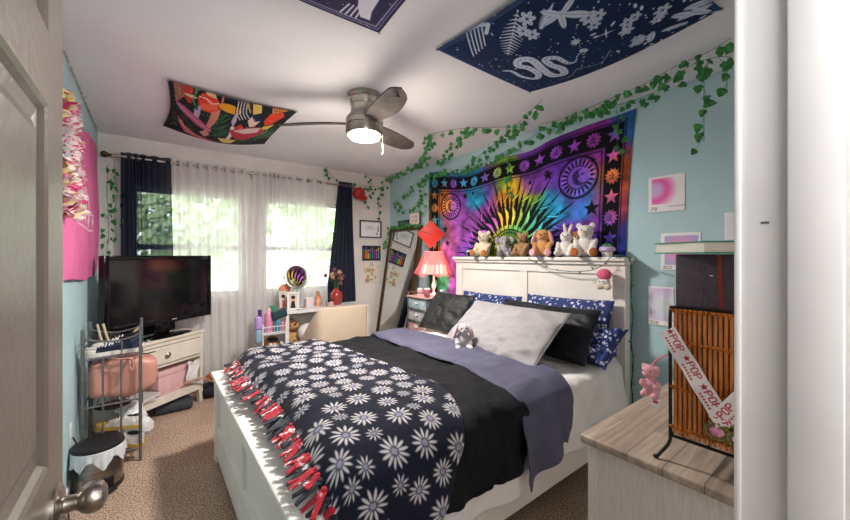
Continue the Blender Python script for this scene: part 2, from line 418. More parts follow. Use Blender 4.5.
# the door jamb, its stop and casings: one moulded upright
j = MB()
j.span((0.68, -0.03, 0), (0.70, 0.136, 2.2)); j.span((0.668, 0.03, 0), (0.68, 0.080, 2.2), bev=0.003)
j.span((0.6755, 0.128, 0), (0.69, 0.135, 2.2), bev=0.002)
j.span((0.672, -0.006, 0), (0.68, 0.006, 2.2), bev=0.003)
struct(j.build('trim_1', M['trim'], smooth=True, ang=30))
st = MB().span((0.6792, 0.0985, 1.385), (0.6805, 0.107, 1.388)).build('scuff', M['greymetal'], bpy.data.objects['trim_1'])
# patches of old plaster along the ceiling edge above the left wall
p = MB()
for k in range(60):
    yy = 1.75 + 2.35*k/60 + random.uniform(-0.02, 0.02)
    p.ball((XL+0.004+random.uniform(0, 0.006), yy, ZC-0.008-random.uniform(0, 0.006)), (0.005, random.uniform(0.015, 0.03), random.uniform(0.004, 0.009)), u=6, v=5)
struct(p.build('trim_2', mat('bare_plaster', '#9b938c', 0.9, col2='#d9d4cf', scale=60)))

# ---------------------------------------------------------------- outdoors
M['grass'] = mat('lawn', '#cfdbc0', 0.95, col2='#bccbaa', scale=3, bump=0.4, bscale=40)
struct(MB().span((-30, YW+0.3, -0.75), (40, 60, -0.6)).build('lawn', M['grass'], smooth=False))
leafm = mat('tree_leaves', '#cbdcb4', 0.8, col2='#a0b98a', scale=2.5, detail=6)
bark = mat('tree_bark', '#6b5645', 0.9)
def tree(x, y, h, r, lab):
    root = empty('garden_tree', (x, y, -0.6), lab, 'tree', 'trees outside the windows')
    MB().cyl((x, y, -0.6), (x, y, h*0.6), 0.14, 0.07, n=10).build('trunk', bark, root)
    bm = bmesh.new(); rr = random.Random(int(x*31+y*7))
    nleaf = 3600
    for k in range(nleaf):
        a = rr.uniform(0, 2*PI); e = math.acos(rr.uniform(-1, 1)); q = r*(0.55+0.45*rr.random()**0.5)*(1+0.25*math.sin(3*a+x)*math.sin(2*e))
        c = Vector((x+q*math.sin(e)*math.cos(a), y+q*math.sin(e)*math.sin(a), h*0.62+q*1.05*math.cos(e)))
        d = Vector((rr.gauss(0, 1), rr.gauss(0, 1), rr.gauss(0, 1))).normalized(); f = d.orthogonal().normalized(); s = rr.uniform(0.09, 0.17)
        g = d.cross(f)
        bm.faces.new([bm.verts.new(c+v) for v in (f*s, g*s*0.5, -f*s, -g*s*0.5)])
    me = bpy.data.meshes.new('foliage'); bm.to_mesh(me); bm.free(); finish('foliage', me, leafm, root, smooth=False)
tree(0.6, 9.0, 4.4, 1.7, 'leafy green tree seen through the left window behind the pale curtain')
tree(4.6, 10.0, 4.6, 1.8, 'leafy green tree seen in the gap beside the right navy curtain')
tree(9.2, 11.5, 5.0, 2.0, 'leafy green tree furthest right outside the windows')
tree(-3.6, 10.5, 4.8, 1.8, 'leafy green tree seen through the left navy curtain')
# ---------------------------------------------------------------- door
D = empty('bedroom_door', (-0.128, 0.03, 0), 'open taupe panelled door at the left edge of the photo', 'door')
def panel_door():
    x1, y0, y1, H = -0.11, 0.03, 0.80, 2.03
    b = MB(); rows = [(0.22, 0.86), (1.05, 1.547), (1.646, 1.90)]; cols = [(0.13, 0.365), (0.465, 0.70)]
    ys = [y0, 0.13, 0.365, 0.465, 0.70, y1]; zs = [0.01, 0.22, 0.86, 1.05, 1.547, 1.646, 1.90, H]
    for i in range(5):
        for k in range(7):
            if i in (1, 3) and k in (1, 3, 5): continue
            b.span((x1-0.036, ys[i], zs[k]), (x1, ys[i+1], zs[k+1]))
    o = b.build('door_frame', M['door'], D, smooth=False)
    for (ya, yb) in cols:
        for (za, zb) in rows:
            q = MB(); bm = q.bm; cx = x1
            # nested loops: sticking slopes in, then the raised field
            lv = [(0, 0.0), (0.006, -0.003), (0.012, -0.009), (0.030, -0.011), (0.050, -0.003), (0.056, -0.003)]
            loops = []
            for (ins, dx) in lv:
                loops.append([bm.verts.new((cx+dx, y, z)) for y, z in ((ya+ins, za+ins), (yb-ins, za+ins), (yb-ins, zb-ins), (ya+ins, zb-ins))])
            for A, B in zip(loops, loops[1:]):
                for n in range(4): bm.faces.new((A[n], A[(n+1) % 4], B[(n+1) % 4], B[n]))
            bm.faces.new(loops[-1])
            bk = [bm.verts.new((cx-0.03, v.co.y, v.co.z)) for v in loops[0]]
            for n in range(4): bm.faces.new((loops[0][n], loops[0][(n+1) % 4], bk[(n+1) % 4], bk[n]))
            bm.faces.new(bk)
            q.build('panel', M['door'], D, smooth=False)
panel_door()
k = MB(); c = Vector((-0.11, 0.735, 0.975))
MX = Matrix.Rotation(PI/2, 4, 'Y')
k.lathe([(0, 0.0), (0.033, 0.0), (0.033, 0.004), (0.026, 0.009), (0.012, 0.011), (0.011, 0.022), (0.013, 0.026), (0.017, 0.029), (0.0215, 0.036), (0.0225, 0.044), (0.019, 0.053), (0.010, 0.058), (0, 0.059)], c=c, M=MX, n=40)
k.build('door_knob', M['nickel'], D)
MB().span((-0.1465, 0.7985, 0.93), (-0.1105, 0.8015, 1.05)).build('latch_plate', M['nickel'], D)

# ---------------------------------------------------------------- bed
BY0, BY1 = 1.03, 2.72
bed = empty('bed', (1.45, 1.87, 0), 'white wooden bed frame with tall panelled headboard and low footboard', 'bed')
W = M['bedwhite']
# headboard
HB0, HB1 = BY0+0.022, BY1-0.02
h = MB()
h.span((2.51, HB0+0.02, 0.02), (2.545, HB1-0.02, 1.27)); h.span((2.49, HB0, 0.0), (2.56, HB0+0.085, 1.28), bev=0.003); h.span((2.49, HB1-0.085, 0.0), (2.56, HB1, 1.28), bev=0.003)
h.span((2.494, HB0+0.0855, 1.215), (2.55, HB1-0.0855, 1.28)); h.span((2.497, 1.835, 0.4), (2.53, 1.905, 1.214)); h.span((2.498, HB0+0.0855, 0.35), (2.53, HB1-0.0855, 0.45))
h.span((2.47, HB0-0.004, 1.28), (2.595, HB1+0.004, 1.305), bev=0.005); h.span((2.448, HB0-0.010, 1.305), (2.61, HB1+0.010, 1.333), bev=0.005)
h.build('headboard', W, bed, smooth=False)
# footboard
f = MB(); FX = 0.335
f.span((FX+0.025, BY0+0.03, 0.06), (FX+0.045, BY1-0.03, 0.53))
for a in (BY0, BY1-0.075): f.span((FX, a, 0), (FX+0.085, a+0.075, 0.545), bev=0.003)
f.span((FX+0.004, BY0+0.05, 0.47), (FX+0.06, BY1-0.05, 0.545), bev=0.002); f.span((FX+0.004, BY0+0.05, 0.05), (FX+0.06, BY1-0.05, 0.235), bev=0.002)
f.span((FX+0.007, 1.845, 0.2), (FX+0.05, 1.905, 0.5))
f.span((FX-0.018, BY0-0.018, 0.545), (FX+0.115, BY1+0.018, 0.572), bev=0.006)
f.build('footboard', W, bed, smooth=False)
for y in (BY0+0.01, BY1-0.035): MB().span((FX+0.08, y, 0.16), (2.5, y+0.025, 0.36), bev=0.003).build('side_rail', W, bed, smooth=False)
for x in (1.0, 1.75): MB().span((x-0.02, 1.85, 0), (x+0.02, 1.89, 0.2)).build('support_leg', M['blackmetal'], bed)
MB().span((FX+0.09, BY0+0.04, 0.2), (2.49, BY1-0.04, 0.25)).build('slat_base', M['black'], bed)
mt = MB().span((0.452, 1.085, 0.26), (2.48, 2.665, 0.625), bev=0.05, seg=4).build('mattress', mat('white_mattress_ticking', '#dfe3ea', 0.9, col2='#d3d8e2', scale=30))
tag(mt, 'pale mattress on the white bed frame under the sheets', 'mattress')

ZT = 0.640; YM = 1.875; HALF = 0.815; RR = 0.075
def fold(x, s):
    """shared undulation of everything hanging on the bed sides"""
    return 0.027*np.sin(x*17+1.3*np.sin(x*4.1)) + 0.02*fbm(x*6+3, s*1.2+5, 3)
def drape(x, s, off, detail=0.0, dsx=6, dsy=6, seed=0, foldk=1.0):
    a = np.abs(s); sg = np.sign(s); a0 = HALF-RR; top = a < a0; arc = (~top) & (a < a0+RR*PI/2)
    RE = RR+off; arc = (~top) & (a < a0+RE*PI/2); th = np.clip((a-a0)/RE, 0, PI/2); down = np.maximum(0, a-a0-RE*PI/2)
    yo = np.where(top, a, a0+RR*np.sin(th)); zo = np.where(top, 0, -RR*(1-np.cos(th)))-down
    fl = np.clip(down/0.18, 0, 1); F = (fold(x, s)+0.012)*fl*foldk + down*0.10
    wz = 0.012*fbm(x*3, s*3, 3) + detail*fbm(x*dsx+seed, s*dsy+seed*3, 3)
    wt = np.clip(1-(a-a0)/RR, 0, 1); ns = np.sin(th)
    yo = yo + off*ns + F + detail*1.2*fbm(x*dsx+seed+9, s*dsy, 3)*(1-wt)
    zo = zo + off*np.cos(th) + wz*wt + 0.02*np.clip(1-(s/HALF)**2, 0, 1)
    return YM - sg*yo, ZT + zo
def bedcloth(name, x0f, x1f, s0, s1, off, m, parent, nx, ns, detail, seed=0, dsx=6, dsy=6, cv=None, sfun=None, footdrop=0.0, headpuff=0, edge=0.0, quilt=False, foldk=1.0, thick=0.008, world=True):
    U, S = np.meshgrid(np.linspace(0, 1, nx), np.linspace(s0, s1, ns))
    X = x0f(S)+(x1f(S)-x0f(S))*U
    if sfun is not None: S = sfun(X, S)
    Y, Z = drape(X, S, off, detail(X) if callable(detail) else detail, dsx, dsy, seed, foldk)
    if quilt:
        q = np.abs(np.sin((X-0.35)*PI/0.46))**0.45*np.abs(np.sin((S-0.1)*PI/0.5))**0.35
        Z = Z+0.014*(q-1)*np.clip(1-(np.abs(S)-0.74)/0.07, 0, 1); Y = Y-np.sign(S)*0.012*(q-1)*np.clip((np.abs(S)-0.74)/0.07, 0, 1)
    if headpuff: Z = Z-headpuff*np.clip((1.42-X)/0.12, 0, 1)
    if footdrop:
        d = np.clip((x0f(S)+0.10-X)/0.10, 0, 1); Z = Z-footdrop*d**2.2
    if edge:
        e = np.minimum(np.minimum(U, 1-U)*nx*0.25, 1); Z = Z-edge*(1-e)
    return grid_mesh(name, X, Y, Z, m, parent, None if cv is None else cv.sample(X-cv.ox, S-cv.oy), thick=thick, world=world, off=-1)

M['sheet'] = mat('white_cotton', '#eceae8', 0.85, col2='#e2e0df', scale=8, bump=0.2, bscale=200, sheen=0.2)
M['comf'] = mat('black_comforter_cotton', '#121319', 0.85, col2='#0e0f14', scale=12, bump=1.0, bscale=16, spec=0.25)
M['lav'] = mat('grey_lavender_cotton', '#5c5c70', 0.85, col2='#545468', scale=10, bump=1.0, bscale=14, stretch=(1, 0.5, 1), spec=0.2)
K = lambda v: (lambda s: 0*s+v)
duv = bedcloth('white_duvet', lambda s: 0.50+0*s, lambda s: 2.47-0.10*np.clip((s-0.75)/0.4, 0, 1), -1.12, 1.13, 0.004, M['sheet'], None, 300, 220, lambda X: 0.003+0.028*np.clip((X-1.45)/0.3, 0, 1), seed=3, dsx=5, dsy=4, foldk=0.75, headpuff=0.035)
tag(duv, 'crumpled white cotton duvet showing at the head and along the near side of the bed', 'duvet')
comf = empty('comforter', (1.2, 1.87, 0.64), 'black quilted comforter with grey lavender edge turned back over the white duvet', 'comforter')
bedcloth('cover', K(0.47), lambda s: 1.47-0.05*s+0.02*np.sin(s*5), -1.12, 1.08, 0.030, M['comf'], comf, 280, 360, 0.034, seed=11, dsx=9, dsy=5, footdrop=0.16, quilt=True,
         sfun=lambda x, s: np.where(s > 0.8, 0.8+(s-0.8)*(1+0.12*np.sin(x*7)), s))
bedcloth('turned_back_edge', lambda s: 1.43-0.075*s+0.02*np.sin(s*4), lambda s: 1.82+0.02*np.sin(s*3+1)-0.10*np.clip((s-0.7)/0.5, 0, 1), -1.1, 1.15, 0.048, M['lav'], comf, 140, 340, 0.020, seed=23, dsx=3, dsy=7, edge=0.012,
         sfun=lambda x, s: np.where(s > 0.8, 0.8+(s-0.8)*(1+0.1*np.sin(x*9+2)), s))
# hem seam of the lavender side
seam = []
for k in range(160):
    s = np.array([-1.08+2.18*k/159]); x = 1.445-0.075*s+0.02*np.sin(s*4); y, z = drape(x, s, 0.053, 0.020, 3, 7, 23); seam.append((x[0], y[0], z[0]))
MB().tube(seam, 0.004, n=6).build('hem', M['lav'], comf)

# daisy blanket
cv = Canvas(0.86, 2.5, 0.0025, '#121626'); cv.ox = 0.40; cv.oy = -1.2
rr = random.Random(5); placed = []
def daisy(x, y, r, rot, n):
    for k in range(n):
        a = rot+2*PI*k/n; rad = r*(0.60+0.06*rr.random()); px, py = x+math.cos(a)*rad, y+math.sin(a)*rad
        cv.ell(px, py, r*0.37, r*0.098, '#bfbbbb', rot=a)
    cv.ell(x, y, r*0.21, None, '#8e8ea6'); cv.ell(x, y, r*0.12, None, '#84849e')
for R, tries in ((0.053, 300), (0.045, 1600), (0.033, 4500)):
    for t in range(tries):
        x, y = rr.uniform(0, cv.w), rr.uniform(0, cv.h)
        if all((x-a)**2+(y-b)**2 > ((R+c)*1.03)**2 for a, b, c in placed):
            placed.append((x, y, R)); daisy(x, y, R, rr.uniform(0, 6), rr.choice((12, 13)) if R > 0.04 else 10)
V1 = vmat('printed_fleece', 0.95, 0.25, 400, sheen=0.03)
blk = empty('daisy_blanket', (0.8, 1.8, 0.69), 'navy fleece blanket printed with white daisies, red fringe, spread over the foot of the bed', 'blanket')
x1b = lambda s: 1.10-0.06*np.cos(s*2.2)*0.5+0.03*np.sin(s*3.3)-0.30*np.clip((s-0.55)/0.55, 0, 1)**1.3-0.16*np.clip((-s-0.35)/0.5, 0, 1)
bedcloth('fleece', lambda s: 0.435+0.015*np.sin(s*6), x1b, -1.02, 1.18, 0.062, V1, blk, 300, 800, 0.022, seed=41, dsx=5, dsy=5, cv=cv, footdrop=0.07, thick=0.006, edge=0.01)
fr_c = [mat('fleece_fringe_red', '#b3152d', 0.95, col2='#e6d6d8', scale=28, lo=0.38, hi=0.44, sheen=0.2), mat('fleece_fringe_navy', '#171c2c', 0.95, col2='#c9c6c6', scale=22, lo=0.33, hi=0.38, sheen=0.2)]
def strand(p, d, L, w, m, nm):
    """a knotted pair of flat fleece strips"""
    b = MB(); p = Vector(p); d = Vector(d).normalized(); sd = d.cross(Vector((0, 0, 1)));
    if sd.length < 0.1: sd = Vector((1, 0, 0))
    sd.normalize(); b.ball(p, (w*0.62, w*0.62, w*0.5), u=8, v=6)
    for e in (-1, 1):
        dd = (d+sd*e*rr.uniform(0.1, 0.4)).normalized(); a = p.copy(); prev = None
        wv = Vector((0, 0, 1)).cross(dd).normalized()
        if abs(dd.z) > 0.85: wv = Vector((1, 0, 0))
        for k in range(5):
            t = k/4; c = a+dd*L*t+Vector((0, 0, -0.35*L*t*t if abs(dd.z) < 0.85 else 0))+Vector((0, 0, 0.004*math.sin(k*2)))
            ww = w*0.5*(1-0.35*t); nrm = dd.cross(wv).normalized()*0.0025
            ring = [b.bm.verts.new(c+wv*ww+nrm), b.bm.verts.new(c-wv*ww+nrm), b.bm.verts.new(c-wv*ww-nrm), b.bm.verts.new(c+wv*ww-nrm)]
            if prev:
                for q in range(4): b.bm.faces.new((prev[q], prev[(q+1) % 4], ring[(q+1) % 4], ring[q]))
            else: b.bm.faces.new(ring)
            prev = ring
        b.bm.faces.new(prev[::-1])
    b.build(nm, m, blk)
n = 66
for k in range(n):
    s = np.array([-0.80+1.70*k/(n-1)+rr.uniform(-0.008, 0.008)]); x = 0.445+0.015*np.sin(s*6); y, z = drape(x, s, 0.070, 0.022, 5, 5, 41)
    strand((x[0]-0.004, y[0], z[0]-0.070), (-1, rr.uniform(-0.35, 0.35), rr.uniform(-0.35, 0.15)), rr.uniform(0.045, 0.09), 0.023, fr_c[0] if rr.random() < 0.55 else fr_c[1], 'fringe_strand')
n = 14
for k in range(n):
    xx = np.array([0.46+0.40*k/(n-1)]); s = np.array([1.18]); y, z = drape(xx, s, 0.066, 0.022, 5, 5, 41)
    strand((xx[0], y[0], z[0]), (rr.uniform(-0.2, 0.2), -0.1, -1), rr.uniform(0.06, 0.09), 0.026, fr_c[0] if rr.random() < 0.6 else fr_c[1], 'fringe_strand')

# pillows
def pillow(name, P00, P10, P01, T, m, label, group=None, seed=0, cvf=None, wr=0.012, n=60, pinch=0.06):
    """P00 bottom near corner, P10 bottom far corner, P01 top near corner; T thickness"""
    P00, P10, P01 = Vector(P00), Vector(P10), Vector(P01); ex = P10-P00; ey = P01-P00; w, h = ex.length, ey.length; ex.normalize(); ey.normalize(); nz = ex.cross(ey).normalized()
    if nz.x > 0 and abs(nz.x) > 0.3: nz = -nz
    U, V = np.meshgrid(np.linspace(-1, 1, n), np.linspace(-1, 1, int(n*0.7)))
    base = np.clip((1-U**2)*(1-V**2), 0, 1)**0.42
    px = U*(1-pinch*(1-V**2)*0.5)*w/2; py = V*(1-pinch*(1-U**2))*h/2
    wk = wr*fbm(U*3.2+seed, V*3.2+seed*2, 4)+wr*0.8*np.sin((np.abs(U)+np.abs(V))*9+seed)*np.clip(np.abs(U*V)-0.2, 0, 1)
    o = P00+ex*w/2+ey*h/2; obs = []
    A = np.array
    def side(sgn):
        t = sgn*(T/2*base)+wk*np.clip(base*2, 0, 1)
        return A(o)+px[..., None]*A(ex)+py[..., None]*A(ey)+t[..., None]*A(nz)
    F = side(1); B = side(-1); nu = U.shape[1]; nv = U.shape[0]
    co = np.concatenate([F.reshape(-1, 3), B.reshape(-1, 3)]); idx = np.arange(nu*nv).reshape(nv, nu); k = nu*nv
    fs = [(idx[i, j], idx[i, j+1], idx[i+1, j+1], idx[i+1, j]) for i in range(nv-1) for j in range(nu-1)]
    fs += [(idx[i, j]+k, idx[i+1, j]+k, idx[i+1, j+1]+k, idx[i, j+1]+k) for i in range(nv-1) for j in range(nu-1)]
    me = bpy.data.meshes.new(name); me.from_pydata([tuple(c) for c in co], [], [tuple(int(q) for q in f) for f in fs])
    bm = bmesh.new(); bm.from_mesh(me); bmesh.ops.remove_doubles(bm, verts=bm.verts, dist=0.0008); bmesh.ops.recalc_face_normals(bm, faces=bm.faces); bm.to_mesh(me); bm.free()
    ob = finish(name, me, m, None, True, True, ang=180)
    edge = [A(o)+px[r, c]*A(ex)+py[r, c]*A(ey) for r, c in [(0, c) for c in range(0, nu)]+[(r, nu-1) for r in range(1, nv)]+[(nv-1, c) for c in range(nu-2, -1, -1)]+[(r, 0) for r in range(nv-2, 0, -1)]]
    MB().tube([Vector(e) for e in edge], 0.0035, n=6, closed=True).build('seam', m, ob)
    tag(ob, label, 'pillow', group); return ob
def floral_mat():
    m = bpy.data.materials.new('blue_floral_cotton'); m.use_nodes = True; nt = m.node_tree; b = nt.nodes['Principled BSDF']; L = nt.links.new
    tc = nt.nodes.new('ShaderNodeTexCoord'); vo = nt.nodes.new('ShaderNodeTexVoronoi'); vo.inputs['Scale'].default_value = 30
    nz = nt.nodes.new('ShaderNodeTexNoise'); nz.inputs['Scale'].default_value = 90; nz.inputs['Detail'].default_value = 1
    L(tc.outputs['Object'], vo.inputs['Vector']); L(tc.outputs['Object'], nz.inputs['Vector'])
    ad = nt.nodes.new('ShaderNodeMath'); ad.operation = 'ADD'; mu = nt.nodes.new('ShaderNodeMath'); mu.operation = 'MULTIPLY'; mu.inputs[1].default_value = 0.85
    L(nz.outputs['Fac'], mu.inputs[0]); L(vo.outputs['Distance'], ad.inputs[0]); L(mu.outputs[0], ad.inputs[1])
    cr = nt.nodes.new('ShaderNodeValToRGB'); cr.color_ramp.interpolation = 'CONSTANT'; e = cr.color_ramp.elements
    e[0].color = (*lhx('#c9cfe6'), 1); e[1].position = 0.72; e[1].color = (*lhx('#26376f'), 1)
    L(ad.outputs[0], cr.inputs[0]); L(cr.outputs[0], b.inputs['Base Color']); b.inputs['Roughness'].default_value = 0.85
    return m
M['floral'] = floral_mat()
M['satin'] = mat('black_crushed_velvet', '#191c28', 0.55, col2='#0c0e15', scale=14, bump=0.3, bscale=25, spec=0.3)
M['satin2'] = mat('black_satin', '#202226', 0.65, col2='#101113', scale=10, bump=0.3, bscale=20)
M['greyp'] = mat('pale_grey_cotton', '#9b999b', 0.85, col2='#939193', scale=10, bump=0.25, bscale=200, sheen=0.15)
pillow('floral_pillow', (2.36, 1.12, 0.70), (2.36, 1.80, 0.69), (2.44, 1.10, 1.04), 0.13, M['floral'], 'navy pillow with white flowers standing behind the black pillow on the right', seed=1)
pillow('floral_pillow', (2.36, 1.86, 0.69), (2.36, 2.55, 0.69), (2.44, 1.84, 1.00), 0.13, M['floral'], 'navy pillow with white flowers standing behind the grey pillow on the left', seed=2)
pillow('floral_pillow', (2.14, 1.02, 0.66), (2.16, 1.30, 0.66), (2.36, 0.98, 0.88), 0.16, M['floral'], 'crumpled navy floral pillow slumped over the right edge of the mattress', seed=5, wr=0.05, pinch=0.2)
pillow('dark_pillow', (2.06, 1.10, 0.68), (2.06, 1.88, 0.68), (2.29, 1.11, 0.99), 0.13, M['satin'], 'black velvet pillow leaning to the right of the grey pillow', seed=7, wr=0.024)
pillow('dark_pillow', (1.98, 2.14, 0.69), (1.95, 2.62, 0.69), (2.20, 2.14, 1.00), 0.13, M['satin2'], 'shiny black pillow behind the left end of the grey pillow', seed=8, wr=0.02)
pillow('grey_pillow', (1.75, 1.24, 0.69), (1.78, 2.08, 0.69), (2.09, 1.21, 0.975), 0.12, M['greyp'], 'large pale grey pillow leaning in front of the black pillows', seed=9, wr=0.022, n=110, pinch=0.03)
# ---------------------------------------------------------------- cloths on the wall and the ceiling
V0 = vmat('printed_cotton', 0.9, 0.15, 500)
def tie_dye():
    w, h, z0 = 2.26, 1.74, 0.60
    cv = Canvas(w, h, 0.0045, '#000000')
    B = [(0.05, 2.2, '2f7fa0'), (0.08, 1.95, '8a5a2e'), (0.25, 1.95, 'd9803c'), (0.20, 1.65, '2d8d9a'), (0.3, 1.7, 'b0506a'), (0.12, 1.35, 'c77a3a'), (0.15, 1.0, '3f9f7a'), (0.5, 2.05, '8a47b5'), (0.45, 1.75, 'a05ac0'), (0.35, 1.4, 'b865b8'),
         (0.65, 2.2, '2f93cf'), (0.78, 2.05, '2aa9d8'), (0.7, 1.7, '9a50b4'), (0.65, 1.35, '8c4fc0'), (0.95, 2.1, '7a48b8'), (0.95, 1.8, 'a44ab0'), (1.08, 2.12, '7fae3a'), (1.15, 1.85, 'f09a22'), (1.25, 1.95, 'f2c02a'),
         (1.1, 1.5, '8f9a2a'), (1.3, 1.5, '4f9a4a'), (1.38, 1.8, '9cc83c'), (1.5, 1.7, '36b08c'), (1.62, 1.72, '2c9fd6'), (1.45, 2.1, '8040b4'), (1.7, 2.25, '7a34a8'), (1.62, 1.45, '3a6fc8'), (1.75, 2.0, '6a3cb0'), (1.9, 1.85, '7340b8'),
         (1.93, 1.78, '2f8fe0'), (1.95, 1.5, '8a3fb0'), (1.75, 1.5, '7438ac'), (2.0, 2.25, '8c2f92'), (2.1, 2.1, '9a3aa8'), (2.13, 1.92, 'e0772a'), (2.12, 1.75, 'b0507a'), (2.1, 1.6, '8a48c0'), (2.1, 1.4, '5040b8'), (2.2, 2.25, '2a6fb8'), (2.235, 1.9, 'b0502a'), (2.23, 1.7, 'a84440'), (2.22, 1.45, '2838a0'),
         (1.0, 1.0, 'd09030'), (1.6, 1.0, '3a9fb0'), (0.6, 0.9, '9a50b4'), (2.0, 0.9, '5040b8')]
    X = cv.X+0.07*fbm(cv.X*6, cv.Y*6+9, 3); Y = cv.Y+z0+0.07*fbm(cv.X*6+40, cv.Y*6, 3)
    acc = np.zeros_like(cv.a); ws = np.zeros(X.shape)
    for (bx, bz, c) in B:
        q = np.exp(-((X-bx)**2+(Y-bz)**2)/(2*0.07**2))+1e-9; acc += q[..., None]*np.array(hx(c)); ws += q
    base = acc/ws[..., None]; base = np.clip(base*(0.90+0.40*fbm(cv.X*14, cv.Y*14, 3))[..., None], 0, 1)
    cv.a[:] = base; K = '#11121c'; S = base.copy(); BR = np.clip(base*1.25+0.06, 0, 1)
    def z(v): return v-z0
    # border bands
    a0, a1, b0, b1 = 0.045, 0.17, 2.065, 2.195; t0, t1 = 2.135, 2.285
    for P in ([(a0, z(0.6)), (a1, z(0.6)), (a1, z(t1)), (a0, z(t1))], [(b0, z(0.6)), (b1, z(0.6)), (b1, z(t1)), (b0, z(t1))], [(a0, z(t0)), (b1, z(t0)), (b1, z(t1)), (a0, z(t1))]): cv.poly(P, K)
    for x in (a0-0.012, a1+0.022, b0-0.022, b1+0.012): cv.line([(x, z(0.6)), (x, z(t0-0.02 if a1 < x < b0 else t1+0.012))], 0.008, K)
    cv.line([(a1+0.022, z(t0-0.022)), (b0-0.022, z(t0-0.022))], 0.008, K); cv.line([(a0, z(t1+0.012)), (b1, z(t1+0.012))], 0.008, K)
    def sunface(x, y, r, col, k=12):
        cv.star(x, y, r, col, k, 0.68, 0.2); cv.ell(x, y, r*0.62, None, col)
        cv.line([(x-r*0.1, y+r*0.4), (x+r*0.15, y+0.1*r), (x-r*0.05, y-r*0.1), (x+r*0.2, y-r*0.4)], 0.006, K); cv.ell(x-r*0.25, y+r*0.1, r*0.12, r*0.06, K); cv.line([(x-r*0.4, y-r*0.25), (x-r*0.1, y-r*0.3)], 0.006, K)
    n = 14
    for i in range(n):
        x = 0.115+(2.13-0.115)*i/(n-1)
        if i % 2: cv.star(x, z(2.21), 0.062, BR)
        else: sunface(x, z(2.21), 0.062, BR)
    for xx in (0.108, 2.13):
        for i in range(1, 11):
            if i % 2: cv.star(xx, z(2.21-0.148*i), 0.06, BR)
            else: sunface(xx, z(2.21-0.148*i), 0.062, BR)
    # rays around the big sun
    cx, cz = 1.20, z(1.38)
    N = 17
    for i in range(N):
        a = math.radians(-8+196*i/(N-1)); L = 0.70+0.05*(i % 2)+0.06*math.sin(a)
        for (da, wd, r1, col) in ((-0.052, 0.040, L*0.84, K), (0.045, 0.046, L, K)):
            ca, sa = math.cos(a+da), math.sin(a+da); r0 = 0.27
            P = [(cx+ca*r0-sa*wd/2*0.5, cz+sa*r0+ca*wd/2*0.5), (cx+ca*r1*0.55-sa*wd/2, cz+sa*r1*0.55+ca*wd/2), (cx+ca*r1, cz+sa*r1), (cx+ca*r1*0.55+sa*wd/2, cz+sa*r1*0.55-ca*wd/2), (cx+ca*r0+sa*wd/2*0.5, cz+sa*r0-ca*wd/2*0.5)]
            cv.poly(P, col)
        am = a+math.radians(196/(N-1)/2)
        pts = []
        for k in range(12):
            r = 0.20+0.42*k/11; pp = am+0.07*math.sin(k*1.1)*(k/11+0.3); pts.append((cx+math.cos(pp)*r, cz+math.sin(pp)*r))
        cv.line(pts, lambda t: 0.060*(1-t)**0.7+0.004, K); cv.line(pts, lambda t: max(0.001, 0.050*(1-t)**0.7-0.002), BR)
    cv.ell(cx, cz, 0.235, 0.235, K); cv.ell(cx, cz, 0.222, 0.222, S)
    for k in range(40):
        a = 2*PI*k/40; cv.ell(cx+math.cos(a)*0.2, cz+math.sin(a)*0.2, 0.011, None, K)
    cv.ell(cx, cz, 0.17, None, '#6f7a2c', ring=0.006); cv.ell(cx-0.05, cz+0.04, 0.03, 0.012, K); cv.ell(cx+0.05, cz+0.04, 0.03, 0.012, K)
    # sun-and-moon medallions
    for (mx, mz, r) in ((0.375, z(1.935), 0.155), (1.86, z(1.955), 0.16)):
        cv.ell(mx, mz, r, None, K, ring=0.016); cv.ell(mx, mz, r-0.02, None, BR)
        for k in range(22):
            a = 2*PI*k/22; cv.ell(mx+math.cos(a)*r*0.72, mz+math.sin(a)*r*0.72, 0.026, 0.008, K, rot=a)
        cv.ell(mx, mz, r*0.55, None, K, ring=0.007); cv.ell(mx+r*0.12, mz, r*0.42, None, np.clip(S*0.8, 0, 1))
        cv.ell(mx+r*0.30, mz+r*0.06, r*0.34, None, BR); cv.line([(mx-r*0.1, mz+r*0.3), (mx+0.01, mz+r*0.05), (mx-r*0.12, mz-r*0.05), (mx, mz-r*0.3)], 0.008, K); cv.ell(mx-r*0.2, mz+r*0.12, 0.014, 0.006, K); cv.ell(mx+r*0.25, mz+r*0.12, 0.014, 0.006, K)
    for (sx, sz, r) in ((0.60, 2.05, 0.045), (0.72, 2.07, 0.03), (0.235, 2.07, 0.025), (1.60, 2.04, 0.05), (1.42, 2.03, 0.032), (1.98, 2.06, 0.03), (1.98, 1.70, 0.065), (1.97, 1.50, 0.065), (0.29, 1.66, 0.055), (0.33, 1.50, 0.045), (0.25, 1.60, 0.03), (1.58, 2.075, 0.02), (1.85, 1.52, 0.03)):
        cv.star(sx, z(sz), r, K)
    return cv
cv = tie_dye()
nx, ny = cv.nx, cv.ny
u, v = np.meshgrid(np.linspace(0, 1, nx), np.linspace(0, 1, ny))
edge = 0.105*np.exp(-((u-0.30)/0.22)**2)+0.05*np.exp(-((u-0.62)/0.10)**2)+0.03*np.sin(u*PI)
Yt = 3.29-2.26*u+0.075*u**3*(1-v)**0.6+0.02*(1-v)*np.sin(PI*u)+0.018*np.where(u > 0.9, 1, 0)*np.sin(v*PI)*(u-0.9)*10
Zt = 0.60+v*1.74-edge*v**2.2
Xt = XR-0.012-0.006*np.sin(u*9+v*3)-0.012*np.abs(fbm(u*5, v*4, 3))-0.010*np.sin(u*38)*v**3*0.5
o = grid_mesh('wall_tapestry', Xt, Yt, Zt, V0, None, cv.a, thick=0.002)
tag(o, 'large purple, blue and orange tie-dye tapestry with a black-rayed sun, hung above the headboard', 'tapestry')

